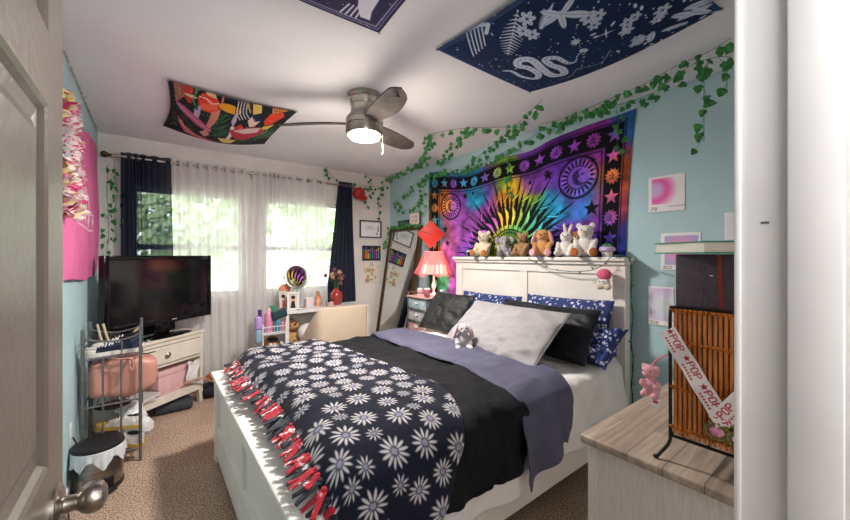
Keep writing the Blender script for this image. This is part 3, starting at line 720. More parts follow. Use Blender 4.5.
def px_xy(P, sc, ox, oy, Z): return [on_z(ox+a/sc, oy+b/sc, Z) for a, b in P]
def ceil_cloth(name, cv, x0, x1, y0, y1, sag, edges, lab, group=None, crumple=0.006):
    """cloth pinned to the ceiling at its corners; canvas x runs along +x, canvas y along +y"""
    u, v = np.meshgrid(np.linspace(0, 1, cv.nx), np.linspace(0, 1, cv.ny))
    px = 0.035*(1-2*u)*np.sin(PI*v); py = 0.03*(1-2*v)*np.sin(PI*u)
    X = x0+(x1-x0)*(u+px); Y = y0+(y1-y0)*(v+py)
    dz = sag*np.sin(PI*u)**0.8*np.sin(PI*v)**0.8+edges[0]*np.sin(PI*u)*(1-v)**2+edges[1]*np.sin(PI*u)*v**2+edges[2]*np.sin(PI*v)*(1-u)**2+edges[3]*np.sin(PI*v)*u**2
    Z = ZC-0.012-dz-crumple*np.abs(fbm(u*7, v*7, 3))*np.sin(PI*u)*np.sin(PI*v)
    root = empty(name, ((x0+x1)/2, (y0+y1)/2, ZC-0.03)); tag(root, lab, 'tapestry', group)
    grid_mesh('cloth', X, Y, Z, V0, root, cv.a, thick=0.002)
    for cx, cy in ((x0, y0), (x1, y0), (x0, y1), (x1, y1)):
        MB().lathe([(0, 0), (0.006, 0.001), (0.006, 0.005), (0.003, 0.007), (0.003, 0.012)], c=(cx, cy, ZC-0.017), n=10).build('pin', M['greymetal'], root)
    return root
# dark blue botanical cloth with a snake
X0, X1, Y0, Y1 = 1.167, 1.947, 0.43, 1.41
cv = Canvas(X1-X0, Y1-Y0, 0.0025, '#12284c'); r5 = random.Random(12); WH = '#c6d0e4'
cv.a *= (1+0.25*fbm(cv.X*4, cv.Y*4, 3))[..., None]
for k in range(260):
    cv.ell(r5.uniform(0, cv.w), r5.uniform(0, cv.h), r5.choice((0.002, 0.003, 0.0045)), None, WH)
def cxy(P): return [(p.x-X0, p.y-Y0) for p in P]
def pc(a, b, Z=2.36): p = on_z(400+a/2.5, b/2.5, Z); return (p.x-X0, p.y-Y0)
sn = smooth_path([Vector((*pc(a, b), 0)) for a, b in [(248, 172), (272, 168), (300, 182), (335, 184), (342, 166), (318, 150), (290, 148), (292, 132), (325, 127), (352, 148), (380, 168), (410, 166), (405, 146), (374, 134), (360, 120), (390, 114), (420, 128), (440, 124), (446, 106), (462, 94)]], 8)
sp = [(p.x, p.y) for p in sn]
cv.line(sp, lambda t: 0.006+0.040*math.sin(PI*min(1, t*1.1))**0.6, WH)
for k in range(6, len(sp)-6, 3): cv.ell(sp[k][0], sp[k][1], 0.006, 0.003, '#31476f', rot=k)
cv.ell(*sp[-1], 0.022, 0.014, WH, rot=-0.6); cv.ell(*sp[-1], 0.003, None, '#12284c')
tl = [pc(a, b) for a, b in [(395, 190), (430, 175), (445, 150), (480, 145), (510, 135), (532, 100)]]; cv.line([(p.x, p.y) for p in smooth_path([Vector((*q, 0)) for q in tl])], 0.003, WH)
def fern(x, y, a, L, n=14):
    ca, sa = math.cos(a), math.sin(a); cv.line([(x, y), (x+ca*L, y+sa*L)], 0.003, WH)
    for k in range(n):
        t = k/n; q = L*0.30*math.sin(PI*(0.15+0.85*(1-t)))*(0.4+0.6*(1-t))
        for e in (-1, 1):
            b = a+e*1.15; cv.line([(x+ca*L*t, y+sa*L*t), (x+ca*L*t+math.cos(b)*q, y+sa*L*t+math.sin(b)*q)], lambda s: 0.007*(1-s)+0.002, WH)
def bloom(x, y, r, n=6):
    for k in range(n):
        a = 2*PI*k/n; cv.ell(x+math.cos(a)*r*0.55, y+math.sin(a)*r*0.55, r*0.42, r*0.26, WH, rot=a); cv.line([(x, y), (x+math.cos(a)*r*0.8, y+math.sin(a)*r*0.8)], 0.0015, '#33507e')
    cv.ell(x, y, r*0.18, None, '#33507e')
def leaf(x, y, a, L, w=0.3):
    cv.ell(x+math.cos(a)*L/2, y+math.sin(a)*L/2, L/2, L*w/2, WH, rot=a); cv.line([(x, y), (x+math.cos(a)*L, y+math.sin(a)*L)], 0.0015, '#33507e')
f0 = pc(262, 125); f1 = pc(285, 30); fern(f1[0], f1[1], math.atan2(f0[1]-f1[1], f0[0]-f1[0]), math.hypot(f0[0]-f1[0], f0[1]-f1[1]))
f0 = pc(345, 55); f1 = pc(375, 5); fern(f1[0], f1[1], math.atan2(f0[1]-f1[1], f0[0]-f1[0]), 0.12)
for a, b, r in ((310, 40, 0.04), (300, 65, 0.035), (325, 68, 0.035), (475, 20, 0.04), (500, 15, 0.035), (490, 35, 0.03), (580, 35, 0.035), (598, 25, 0.03), (575, 55, 0.035), (595, 95, 0.03), (622, 85, 0.03), (600, 80, 0.028), (655, 40, 0.03), (670, 20, 0.035)): bloom(*pc(a, b), r)
for a, b, an, L in ((395, 12, 0.3, .1), (400, 15, 1.5, .09), (405, 18, -0.8, .12), (400, 18, 2.4, .09), (400, 20, -2.0, .09), (640, 70, 0.5, .1), (690, 40, -0.5, .12), (700, 55, -1.2, .12), (720, 30, -0.9, .12), (735, 40, -0.4, .1), (660, 75, -0.9, .1), (590, 100, -2.2, .08)): leaf(*pc(a, b), an, L)
for a, b in ((440, 72), (522, 55)): cv.star(*pc(a, b), 0.028 if a < 500 else 0.042, WH, 8 if a < 500 else 4, 0.55 if a < 500 else 0.16, 0.4)
h0 = [(155, 95), (185, 78), (212, 70), (208, 88), (180, 105), (190, 118), (205, 122), (195, 130), (205, 145), (180, 148), (160, 120)]
for k in range(5): cv.line([pc(160+k*9, 96-k*5), pc(178+k*7, 146-k*8)], 0.007, WH)
cv.line([pc(a, b) for a, b in h0[:4]], 0.018, WH)
for k in range(25): cv.ell(r5.uniform(0.35, cv.w), r5.uniform(0, 0.35), 0.014, 0.007, WH, rot=r5.uniform(0, 3))
for q in (0.006, 0.014): cv.line([(q, q), (cv.w-q, q), (cv.w-q, cv.h-q), (q, cv.h-q), (q, q)], 0.0018, '#7b8fb8')
ceil_cloth('ceiling_tapestry', cv, X0, X1, Y0, Y1, 0.08, (0.0, 0.025, 0.01, 0.055), 'dark blue ceiling tapestry with a white snake, fern and flowers')
# violet-navy cloth, mostly above the frame
X0, X1, Y0, Y1 = -0.05, 0.864, 0.55, 1.475
cv = Canvas(X1-X0, Y1-Y0, 0.003, '#2d2a52')
for k in range(150): cv.ell(r5.uniform(0, cv.w), r5.uniform(0, cv.h), r5.choice((0.002, 0.003, 0.005)), None, '#d8d8ea')
for q in (0.02, 0.035, 0.04): cv.line([(q, q), (cv.w-q, q), (cv.w-q, cv.h-q), (q, cv.h-q), (q, q)], 0.003, '#b9bad6')
hand = [(0.70, 0.70), (0.74, 0.80), (0.78, 0.86), (0.83, 0.86), (0.81, 0.80), (0.80, 0.70), (0.82, 0.55), (0.76, 0.5), (0.72, 0.58)]
cv.poly(hand, '#d9d9e8'); cv.poly([(0.50, 0.55), (0.62, 0.60), (0.66, 0.72), (0.58, 0.70)], '#d9d9e8')
for k in range(4): cv.line([(0.70+k*0.02, 0.80), (0.69+k*0.025, 0.88)], 0.008, '#d9d9e8')
ceil_cloth('ceiling_tapestry', cv, X0, X1, Y0, Y1, 0.05, (0.0, 0.03, 0.01, 0.0), 'violet navy starry ceiling tapestry showing only a corner at the top edge')
# mushroom cloth
X0, X1, Y0, Y1 = 0.085, 0.856, 2.65, 3.60
cv = Canvas(X1-X0, Y1-Y0, 0.003, '#20252b')
def mc(a, b, Z=2.36): p = on_z(150+a/5.667, 70+b/5.667, Z); return (p.x-X0, p.y-Y0)
def MP(P, c): cv.poly([mc(a, b) for a, b in P], c)
def ML(P, w, c): cv.line([(p.x, p.y) for p in smooth_path([Vector((*mc(a, b), 0)) for a, b in P], 5)], w, c)
for k in range(60):
    a, b = r5.uniform(350, 460), r5.uniform(230, 330); ML([(a, b), (a-50, b+12)], 0.006, r5.choice(('#2f6b45', '#3d7d4f', '#1f4a35')))
for k in range(70):
    a, b = r5.uniform(470, 720), r5.uniform(350, 400); ML([(a, b), (a+40, b-22)], 0.006, r5.choice(('#4d7f55', '#6d9a62', '#2f5a41')))
for k in range(50):
    a, b = r5.uniform(90, 250), r5.uniform(210, 330); ML([(a, b), (a+26, b+r5.uniform(-22, 22))], 0.005, r5.choice(('#2f6b45', '#3f8a57', '#8a4a3a')))
MP([(135, 50), (180, 80), (205, 150), (150, 180), (128, 190)], '#a5705f')
for k in range(7): ML([(140, 60+k*18), (165, 66+k*18), (185, 92+k*15)], 0.004, '#2b2326')
MP([(200, 80), (240, 90), (250, 130), (225, 190), (200, 185), (180, 140)], '#c03a34'); cv.ell(*mc(215, 115), 0.03, 0.02, '#e9dfc8'); cv.ell(*mc(228, 160), 0.035, 0.018, '#d9c8a8')
ML([(250, 110), (275, 130), (240, 170), (245, 195)], 0.008, '#4fae6a'); ML([(270, 105), (260, 150)], 0.006, '#4fae6a')
MP([(268, 165), (300, 150), (350, 155), (395, 185), (388, 218), (340, 225), (290, 215), (270, 195)], '#e2462c'); ML([(280, 162), (320, 172), (350, 190), (390, 192)], 0.012, '#f3d8cc')
for k in range(9): ML([(285+k*11, 190), (292+k*11, 214)], 0.004, '#f19a72')
MP([(345, 222), (395, 215), (415, 170), (425, 175), (380, 250), (330, 295), (305, 285)], '#d98a7a')
MP([(300, 130), (370, 150), (385, 178), (330, 160)], '#e6c79a')
MP([(120, 180), (180, 205), (260, 250), (340, 300), (335, 318), (250, 285), (160, 230)], '#c25f86'); ML([(135, 200), (230, 255), (330, 305)], 0.012, '#c9b0d2')
MP([(240, 210), (275, 225), (260, 250), (235, 240)], '#c9b8d8'); ML([(275, 200), (255, 245)], 0.02, '#b6a6cc')
MP([(135, 255), (180, 300), (260, 350), (370, 380), (300, 380), (190, 345), (145, 290)], '#cf6a72'); ML([(150, 275), (200, 325), (300, 365)], 0.010, '#e9b3a6'); MP([(270, 320), (310, 300), (330, 330), (300, 350)], '#d99a8c')
cv.ell(*mc(458, 216), 0.075, 0.05, '#e8a72e', rot=0.3)
for k in range(8): ML([(500+k*9, 195), (488+k*9, 235), (505+k*9, 262)], 0.006, '#e4e0e6' if k % 2 else '#1d2130')
MP([(462, 262), (500, 225), (495, 262), (470, 290)], '#bdb4c8')
MP([(380, 345), (430, 350), (490, 365), (455, 390), (410, 388)], '#ecc980'); ML([(440, 350), (462, 320), (470, 290)], 0.03, '#e8dcc8')
MP([(450, 300), (520, 300), (600, 305), (665, 320), (650, 345), (560, 368), (500, 362), (465, 335)], '#bf3a4e'); MP([(470, 305), (560, 305), (640, 315), (620, 335), (540, 330)], '#dcc6c4')
MP([(560, 270), (590, 255), (640, 280), (600, 300), (570, 300)], '#e6cfc0'); MP([(485, 290), (520, 280), (540, 300), (495, 302)], '#d23b35')
MP([(590, 210), (640, 210), (640, 250), (590, 250)], '#e3c46a'); ML([(560, 205), (575, 240)], 0.01, '#cbb84a')
MP([(655, 285), (690, 262), (760, 265), (770, 285), (700, 310), (660, 308)], '#e04430'); MP([(700, 228), (800, 232), (780, 262), (700, 262)], '#d88a4c')
for k in range(10): ML([(705+k*9, 235), (712+k*9, 258)], 0.004, '#3a2420')
MP([(650, 312), (720, 315), (680, 332), (645, 328)], '#e5c35c'); MP([(580, 245), (625, 262), (660, 285), (600, 280)], '#1d2b4c')
for k in range(90):
    a, b = r5.uniform(120, 780), r5.uniform(60, 400); ML([(a, b), (a+r5.uniform(-22, 22), b+r5.uniform(-14, 14))], 0.003, r5.choice(('#e8d8c8', '#f0a070', '#20252b', '#c9b36a', '#7fae7a', '#e07a8a')))
ceil_cloth('ceiling_tapestry', cv, X0, X1, Y0, Y1, 0.07, (0.01, 0.07, 0.012, 0.02), 'small ceiling tapestry printed with red and pink mushrooms, beside the fan')

# ---------------------------------------------------------------- ceiling fan
FXY = Vector((1.135, 2.13, 0)); fan = empty('ceiling_fan', (FXY.x, FXY.y, ZC), 'brushed nickel ceiling fan with three dark wooden blades and a lit round lamp', 'ceiling fan')
MB().lathe([(0, 0), (0.112, 0), (0.114, -0.02), (0.106, -0.032), (0.100, -0.034), (0.098, -0.060), (0.095, -0.075), (0.092, -0.077), (0.090, -0.10), (0.095, -0.125), (0.112, -0.150), (0.122, -0.165), (0.1235, -0.169), (0.1185, -0.170), (0.1185, -0.173), (0.1235, -0.174), (0.124, -0.205), (0.118, -0.206), (0.118, -0.211), (0.124, -0.212), (0.124, -0.255), (0.121, -0.268), (0.110, -0.272), (0, -0.272)], c=(FXY.x, FXY.y, ZC), n=64).build('motor_housing', M['nickel'], fan, ang=25)
M['lamp'] = mat('lit_frosted_glass', '#fff3df', 0.5, emit='#ffe9c8', es=9.0)
MB().lathe([(0.110, -0.262), (0.108, -0.276), (0.096, -0.290), (0.07, -0.299), (0.035, -0.303), (0, -0.304)], c=(FXY.x, FXY.y, ZC), n=48).build('lamp_glass', M['lamp'], fan)
M['blade'] = mat('grey_walnut_blade', '#5f5957', 0.75, col2='#474241', scale=8, spec=0.1, stretch=(1, 1, 1), detail=8)
for ai, ang in enumerate((21, 141, 261)):
    bmx = bmesh.new(); n = 26; R0, R1 = 0.115, 0.585; MX = Matrix.Translation((FXY.x, FXY.y, ZC-0.19)) @ Matrix.Rotation(math.radians(ang), 4, 'Z')
    top, bot = [], []
    for i in range(n):
        t = i/(n-1); r = R0+(R1-R0)*t
        hw = 0.036+0.034*math.sin(PI*min(1, t*0.95+0.02))**0.8; hw *= min(1, math.sqrt(max(0.0, (1-t)*7))+0.12) if t > 0.86 else 1
        sweep = 0.02*math.sin(PI*t); tw = -math.radians(17)
        row = []
        for w_ in (-1, -0.5, 0, 0.5, 1):
            y = w_*hw+sweep; z = w_*hw*math.tan(tw)-0.008*t+0.006*(1-w_*w_)
            row.append((r, y, z))
        top.append([bmx.verts.new(MX @ Vector((a, b, c+0.004))) for a, b, c in row]); bot.append([bmx.verts.new(MX @ Vector((a, b, c-0.004))) for a, b, c in row])
    for i in range(n-1):
        for k in range(4):
            bmx.faces.new((top[i][k], top[i+1][k], top[i+1][k+1], top[i][k+1])); bmx.faces.new((bot[i][k], bot[i][k+1], bot[i+1][k+1], bot[i+1][k]))
        bmx.faces.new((top[i][0], bot[i][0], bot[i+1][0], top[i+1][0])); bmx.faces.new((top[i][4], top[i+1][4], bot[i+1][4], bot[i][4]))
    for R_ in (0, n-1):
        for k in range(4): bmx.faces.new((top[R_][k], top[R_][k+1], bot[R_][k+1], bot[R_][k]))
    bmesh.ops.recalc_face_normals(bmx, faces=bmx.faces); me = bpy.data.meshes.new('blade'); bmx.to_mesh(me); bmx.free(); bl = finish('blade', me, M['blade'], fan)
    if ang == 261:   # pale sticker under this blade
        cvs = Canvas(0.055, 0.03, 0.002, '#5a5350'); 
        for k in range(7): cvs.line([(0.004+k*0.007, 0.004), (0.009+k*0.007, 0.026-0.004*(k % 3))], 0.002, '#b89a5a')
        p = MX @ Vector((0.50, -0.02, -0.022)); ex = (MX.to_3x3() @ Vector((0, 1, 0.23))).normalized(); ey = (MX.to_3x3() @ Vector((-1, 0, 0))).normalized()
        flat_print('sticker', cvs, p, ex, ey, V0, bl, thick=0.001)
for (dx, dy, L) in ((0.09, -0.085, 0.13), (-0.055, -0.09, 0.06)):
    ch = MB(); x, y = FXY.x+dx, FXY.y+dy; ch.cyl((x, y, ZC-0.255), (x, y, ZC-0.26-L), 0.0013, n=6)
    for k in range(int(L/0.012)): ch.ball((x, y, ZC-0.262-k*0.012), 0.0024, u=6, v=4)
    ch.ball((x, y, ZC-0.262-L), (0.005, 0.005, 0.009), u=8, v=6); ch.build('pull_chain', M['nickel'], fan)
light('fan_bulb', 'POINT', (FXY.x, FXY.y, ZC-0.36), (0, 0, 0), 9, (1.0, 0.86, 0.72), 0.14)
fbd = light('fan_bulb_down', 'AREA', (FXY.x, FXY.y, ZC-0.325), (0, 0, 0), 22, (1.0, 0.94, 0.88), 0.24); fbd.data.shape = 'DISK'

# ---------------------------------------------------------------- curtains and rod
RY, RZ = 4.10, 2.215
rod = empty('curtain_rod', (0.9, RY, RZ), 'metal curtain rod with a bronze ball end across both windows', 'curtain rod')
MB().cyl((-0.27, RY, RZ), (2.05, RY, RZ), 0.0105, n=16).build('pole', M['nickel'], rod)
M['bronze'] = mat('aged_bronze', '#6e5434', 0.35, 0.9, col2='#4a3924', scale=60)
MB().lathe([(0, 0.0), (0.012, 0.001), (0.014, 0.012), (0.010, 0.018), (0.018, 0.026), (0.027, 0.042), (0.028, 0.052), (0.022, 0.068), (0.010, 0.076), (0, 0.078)], c=(-0.262, RY, RZ), M=Matrix.Rotation(-PI/2, 4, 'Y'), n=28).build('finial', M['bronze'], rod)
for x in (-0.235, 0.86, 2.04):
    q = MB(); q.span((x-0.008, RY, RZ-0.02), (x+0.008, YW-0.001, RZ-0.008)); q.span((x-0.012, YW-0.008, RZ-0.05), (x+0.012, YW-0.0005, RZ+0.03)); q.cyl((x-0.007, RY, RZ), (x+0.007, RY, RZ), 0.0145, n=16); q.build('bracket', M['nickel'], rod)
def curtain(name, xa, xb, za, xab, xbb, folds, amp, m, gm, lab, group=None, seed=0, ngrom=8, zb=0.02, ymid=RY, nx=260, thick=0, ztop=2.255, uneven=0.0, ybot=0.0):
    u, v = np.meshgrid(np.linspace(0, 1, nx), np.linspace(0, 1, 90))
    z = ztop+(zb-ztop)*v; q = np.clip((ztop-z)/(ztop-za), 0, 1); q = q**1.1
    uu = u+uneven*np.sin(2*PI*u+1.0)/6
    x = (xa+(xb-xa)*uu)*(1-q)+(xab+(xbb-xab)*uu)*q
    ph = 2*PI*folds*u
    env = amp*(1-0.25*v+0.5*vn(u*4+seed, v*3)); 
    y = ymid+env*np.sin(ph+0.5*v*np.sin(seed+u*5))+0.010*v*fbm(u*folds*1.6+seed, v*2.5, 2)+ybot*v
    x = x+0.008*v*fbm(u*8+seed*3, v*3, 2)
    root = empty(name, ((xa+xb)/2, ymid, 0), lab, 'curtain', group)
    grid_mesh('fabric', x, y, z, m, root, thick=thick)
    for k in range(ngrom):
        uk = (k+0.5)/ngrom; uk2 = uk+uneven*math.sin(2*PI*uk+1.0)/6; xx = xa+(xb-xa)*uk2; sgn = 1 if k % 2 else -1
        pts = [Vector((xx+0.012*math.cos(a)*sgn*0.6, RY+0.010*math.cos(a), RZ+0.021*math.sin(a))) for a in [2*PI*i/20 for i in range(20)]]
        MB().tube(pts, 0.0045, n=6, closed=True).build('grommet', gm, root)
    return root
M['sheer'] = sheer_mat('white_sheer_voile', '#f3f1f2', 0.72)
M['navysheer'] = sheer_mat('navy_voile', '#1d2740', 0.86)
M['navyc'] = mat('navy_curtain_cloth', '#242c41', 0.85, col2='#1d2437', scale=20, bump=0.3, bscale=150)
curtain('navy_curtain', -0.225, 0.135, 0.5, -0.225, 0.17, 5, 0.022, M['navysheer'], M['greymetal'], 'thin navy curtain left of the white sheers, behind the television', seed=3, ngrom=6, zb=0.25, uneven=0.4)
curtain('sheer_curtain', 0.17, 0.80, 0.3, 0.20, 0.84, 8, 0.024, M['sheer'], M['greymetal'], 'white sheer curtain over the left window, touching the navy one', seed=9, ngrom=8, zb=0.03)
curtain('sheer_curtain', 0.81, 1.61, 0.3, 0.74, 1.64, 10, 0.024, M['sheer'], M['greymetal'], 'white sheer curtain behind the desk, over the right window', seed=14, ngrom=8, zb=0.03, uneven=0.5)
curtain('navy_curtain', 1.83, 2.00, 0.85, 1.67, 2.06, 6, 0.022, M['navyc'], M['greymetal'], 'dark navy curtain gathered to the right of the desk vase, beside the red cap', seed=21, ngrom=5, zb=0.05, thick=0.002)
# thin cable above the left window
MB().tube(smooth_path([on_y(100, 133, YW-0.006), on_y(140, 138, YW-0.006), on_y(176, 141, YW-0.006), on_y(181, 146, YW-0.006), on_y(182, 158, YW-0.006)]), 0.002, n=6).build('wall_cable', M['white'])
tag(bpy.data.objects['wall_cable'], 'thin cable running along the top of the window wall', 'cable')

# ---------------------------------------------------------------- ivy
def ivy_mat(nm, a, b): return mat(nm, a, 0.55, col2=b, scale=45, lo=0.4, hi=0.6)
LEAFM = [ivy_mat('ivy_leaf_green', '#459a4e', '#2a7238')]; STEM = mat('ivy_stem', '#3c6b3a', 0.7)
LEAF = [(0, 0), (0.30, -0.10), (0.50, 0.22), (0.34, 0.42), (0.30, 0.62), (0, 1.0), (-0.30, 0.62), (-0.34, 0.42), (-0.50, 0.22), (-0.30, -0.10)]
rl = random.Random(99)
def ivy(pts, dens, label, group, size=0.046, drop=0.014, spread=0.042, xmax=None, sm=8):
    path = smooth_path(pts, sm); mid = sum((Vector(p) for p in path), Vector())/len(path)
    L = sum((path[i+1]-path[i]).length for i in range(len(path)-1)); root = empty('ivy_garland', path[0], label, 'ivy garland', group)
    MB().tube(path, 0.0016, n=5).build('vine', STEM, root)
    bm = bmesh.new(); n = max(3, int(L*dens*1.25)); acc = 0; seg = 0; step = L/n
    for k in range(n):
        d = step*(k+0.5); a = 0
        for i in range(len(path)-1):
            l = (path[i+1]-path[i]).length
            if a+l >= d: break
            a += l
        p = path[i].lerp(path[i+1], (d-a)/max(l, 1e-6)); tdir = (path[i+1]-path[i]).normalized()
        c = p+Vector((rl.uniform(-1, 1), rl.uniform(-1, 1), rl.uniform(-0.6, 0.3)))*spread; c.z -= drop
        if c.z > ZC-0.02: c.z = ZC-0.02
        if c.x > XR-0.03: c.x = XR-0.03
        if c.y > YW-0.03: c.y = YW-0.03
        # leaf frame: tip hangs down and outwards, face turned into the room
        face = Vector((-0.75+rl.uniform(-.5, .5), -0.65+rl.uniform(-.5, .5), rl.uniform(-0.5, 0.35))).normalized()
        tip = Vector((rl.uniform(-0.9, 0.9), rl.uniform(-0.9, 0.9), -1+rl.uniform(-0.2, 0.9))); tip = (tip-face*tip.dot(face)).normalized(); sd = tip.cross(face)
        s = size*rl.uniform(0.75, 1.15); vs = []
        for (a_, b_) in LEAF: vs.append(bm.verts.new(c+sd*a_*s*1.05+tip*b_*s-face*abs(a_)*s*0.35-face*b_*b_*s*0.12))
        ctr = bm.verts.new(c+tip*0.35*s)
        for q in range(len(vs)): bm.faces.new((ctr, vs[q], vs[(q+1) % len(vs)]))
        # stalk
        w = sd*0.0010; bm.faces.new([bm.verts.new(x) for x in (p+w, p-w, c-w, c+w)])
    me = bpy.data.meshes.new('leaves'); bm.to_mesh(me); bm.free(); finish('leaves', me, LEAFM[0], root, smooth=False)
    return root
def cp(px, py, Z=2.385):
    p = on_z(px, py, Z)
    if p.x > 2.575 or py > 200: p = on_x(px, py, 2.575)
    if p.y > 4.13: p = on_y(px, py, 4.13)
    p.z = min(p.z, ZC-0.012); return p
def wp(px, py): return on_x(px, py, 2.575)
def bp_(px, py): return on_y(px, py, 4.135)
G = 'ivy garlands strung along the ceiling and walls'
ivy([cp(a, b) for a, b in ((731, 38), (704, 54), (672, 68), (640, 86), (600, 103), (566, 118), (540, 124))], 24, 'ivy strand running nearest the doorway just under the ceiling, top right of the photo', G)
ivy([cp(a, b) for a, b in ((731, 56), (712, 58), (690, 66), (660, 88), (636, 100), (604, 108), (570, 118), (545, 130), (522, 142), (500, 154), (470, 168), (436, 172))], 20, 'lower ivy strand following the ceiling edge above the tie-dye tapestry', G)
ivy([cp(711, 60), on_x(705, 70, 2.2), on_x(704, 100, 2.2), on_x(704, 142, 2.2)], 17, 'short ivy end hanging straight down beside the doorway', G, spread=0.05)
ivy([on_x(728, 58, 2.2), on_x(727, 75, 2.2), on_x(727, 88, 2.2)], 20, 'ivy end hanging tight against the door jamb, top right', G, spread=0.03)
ivy([cp(a, b) for a, b in ((542, 100), (530, 112), (513, 128), (495, 144), (476, 158), (460, 170))], 20, 'ivy strand slanting across the ceiling down to the tapestry top edge', G)
ivy([cp(a, b) for a, b in ((520, 127), (500, 127), (470, 128), (450, 130), (430, 134))], 17, 'ivy strand crossing the ceiling towards the fan', G)
ivy([cp(a, b) for a, b in ((470, 127), (460, 138), (448, 152), (440, 164))], 17, 'ivy strand beside the vertical one, third from the room corner on the ceiling', G)
ivy([cp(a, b) for a, b in ((429, 134), (428, 150), (424, 160), (408, 168), (386, 178))], 20, 'ivy strand dropping from the ceiling hook near the fan blade tip', G)
ivy([wp(a, b) for a, b in ((616, 108), (619, 122), (617, 138), (618, 152))], 19, 'ivy end hanging over the top right corner of the tie-dye tapestry', G)
ivy([wp(a, b) for a, b in ((506, 150), (508, 165), (512, 180), (508, 198))], 16, 'ivy end hanging over the middle of the tie-dye tapestry', G)
ivy([wp(a, b) for a, b in ((445, 168), (430, 176), (420, 190), (424, 205), (426, 214))], 16, 'ivy end hanging on the blue wall just left of the tapestry', G)
ivy([wp(a, b) for a, b in ((432, 172), (415, 184), (402, 196), (392, 206))], 16, 'ivy strand drooping over the blue wall by the room corner', G)
ivy([wp(a, b) for a, b in ((425, 190), (414, 206), (404, 210), (396, 200))], 18, 'ivy loop low on the blue wall above the leaning mirror', G)
ivy([bp_(a, b) for a, b in ((324, 165), (334, 178), (350, 183), (368, 186), (387, 186))], 17, 'ivy strand along the top of the window wall above the red cap', G)
ivy([bp_(a, b) for a, b in ((364, 172), (372, 184), (368, 196), (366, 206))], 17, 'ivy end hanging above the black framed certificate', G)
ivy([bp_(a, b) for a, b in ((385, 176), (381, 190), (378, 204), (380, 217))], 17, 'ivy end hanging in the room corner right of the certificate', G)
G2 = 'ivy ends hanging left of the navy curtain'
ivy([bp_(108, 164), bp_(107, 195), bp_(109, 225), bp_(107, 252)], 16, 'ivy end hanging left of the navy curtain, nearer the corner', G2)
ivy([bp_(114, 164), bp_(117, 190), bp_(115, 215), bp_(117, 238)], 16, 'ivy end hanging left of the navy curtain, nearer the cloth', G2)
# ---------------------------------------------------------------- stuffed toys on the headboard ledge
def fur(nm, a, b=None): return mat(nm, a, 1.0, col2=b, scale=60, bump=0.7, bscale=220, sheen=0.3, spec=0.1)
EYE = mat('toy_eye_bead', '#0d0b0a', 0.15)
def plush(name, label, cat, loc, H, yaw, main, second=None, ear='round', earc=None, lean=0.0, muzzle=None, feetc=None, noseC=None, group='stuffed toys along the headboard ledge', trunk=False, roll=0, legs=True):
    """sitting soft toy, about H tall, facing local -y"""
    H *= 1.13; k = H/0.25; root = empty(name, loc, label, cat, group, rot=(lean, roll, yaw))
    second = second or main; earc = earc or second
    b = MB()
    b.ball((0, 0, 0.072*k), (0.058*k, 0.052*k, 0.075*k)); b.ball((0, -0.012*k, 0.168*k), (0.052*k, 0.048*k, 0.048*k)); b.ball((0, -0.006*k, 0.128*k), 0.034*k)
    for e in (-1, 1):
        b.ball((e*0.056*k, -0.030*k, 0.088*k), (0.019*k, 0.022*k, 0.046*k), rot=(-0.6, e*0.35, 0)); b.ball((e*0.052*k, -0.058*k, 0.062*k), 0.021*k)
        if legs: b.ball((e*0.045*k, -0.055*k, 0.028*k), (0.026*k, 0.055*k, 0.026*k), rot=(0, 0, e*0.25))
    if ear == 'round':
        for e in (-1, 1): b.ball((e*0.042*k, -0.005*k, 0.212*k), (0.021*k, 0.012*k, 0.021*k))
    b.build('body', main, root, world=False, remesh=0.0045*max(0.8, k))
    if muzzle: MB().ball((0, -0.052*k, 0.158*k), (0.024*k, 0.020*k, 0.019*k)).build('muzzle', muzzle, root, world=False)
    nz = MB(); nz.ball((0, -0.070*k if muzzle else -0.060*k, 0.166*k), (0.008*k, 0.006*k, 0.006*k), u=10, v=8); nz.build('nose', noseC or EYE, root, world=False)
    for e in (-1, 1): MB().ball((e*0.020*k, -0.056*k, 0.180*k), 0.0055*k, u=10, v=8).build('eye', EYE, root, world=False)
    for e in (-1, 1):
        if ear == 'long_up':
            MB().ball((e*0.022*k, 0.0, 0.238*k), (0.014*k, 0.009*k, 0.045*k), rot=(0.1, e*0.25, 0)).build('ear', earc, root, world=False)
        if ear == 'lop':
            q = MB(); q.ball((e*0.062*k, -0.016*k, 0.150*k), (0.017*k, 0.026*k, 0.062*k), rot=(0, -e*0.30, 0)); eo = q.build('ear', main, root, world=False)
            MB().ball((e*0.069*k, -0.026*k, 0.146*k), (0.012*k, 0.020*k, 0.050*k), rot=(0, -e*0.30, 0)).build('ear_lining', earc, eo, world=False)
        if ear == 'flap':
            MB().ball((e*0.066*k, -0.006*k, 0.170*k), (0.034*k, 0.010*k, 0.038*k), rot=(0, 0, -e*0.4)).build('ear', earc, root, world=False)
        if ear == 'dog':
            MB().ball((e*0.052*k, -0.008*k, 0.170*k), (0.014*k, 0.022*k, 0.036*k), rot=(0, -e*0.3, 0)).build('ear', earc, root, world=False)
        if feetc and legs: MB().ball((e*0.058*k, -0.108*k, 0.032*k), (0.026*k, 0.010*k, 0.030*k), rot=(0, 0, e*0.25)).build('foot_pad', feetc, root, world=False)
    if trunk:
        MB().tube(smooth_path([(0, -0.05*k, 0.165*k), (0, -0.078*k, 0.15*k), (0, -0.085*k, 0.115*k), (0.01*k, -0.08*k, 0.085*k), (0.02*k, -0.09*k, 0.07*k)]), lambda t: 0.018*k*(1-0.5*t), n=12).build('trunk', main, root, world=False)
    return root
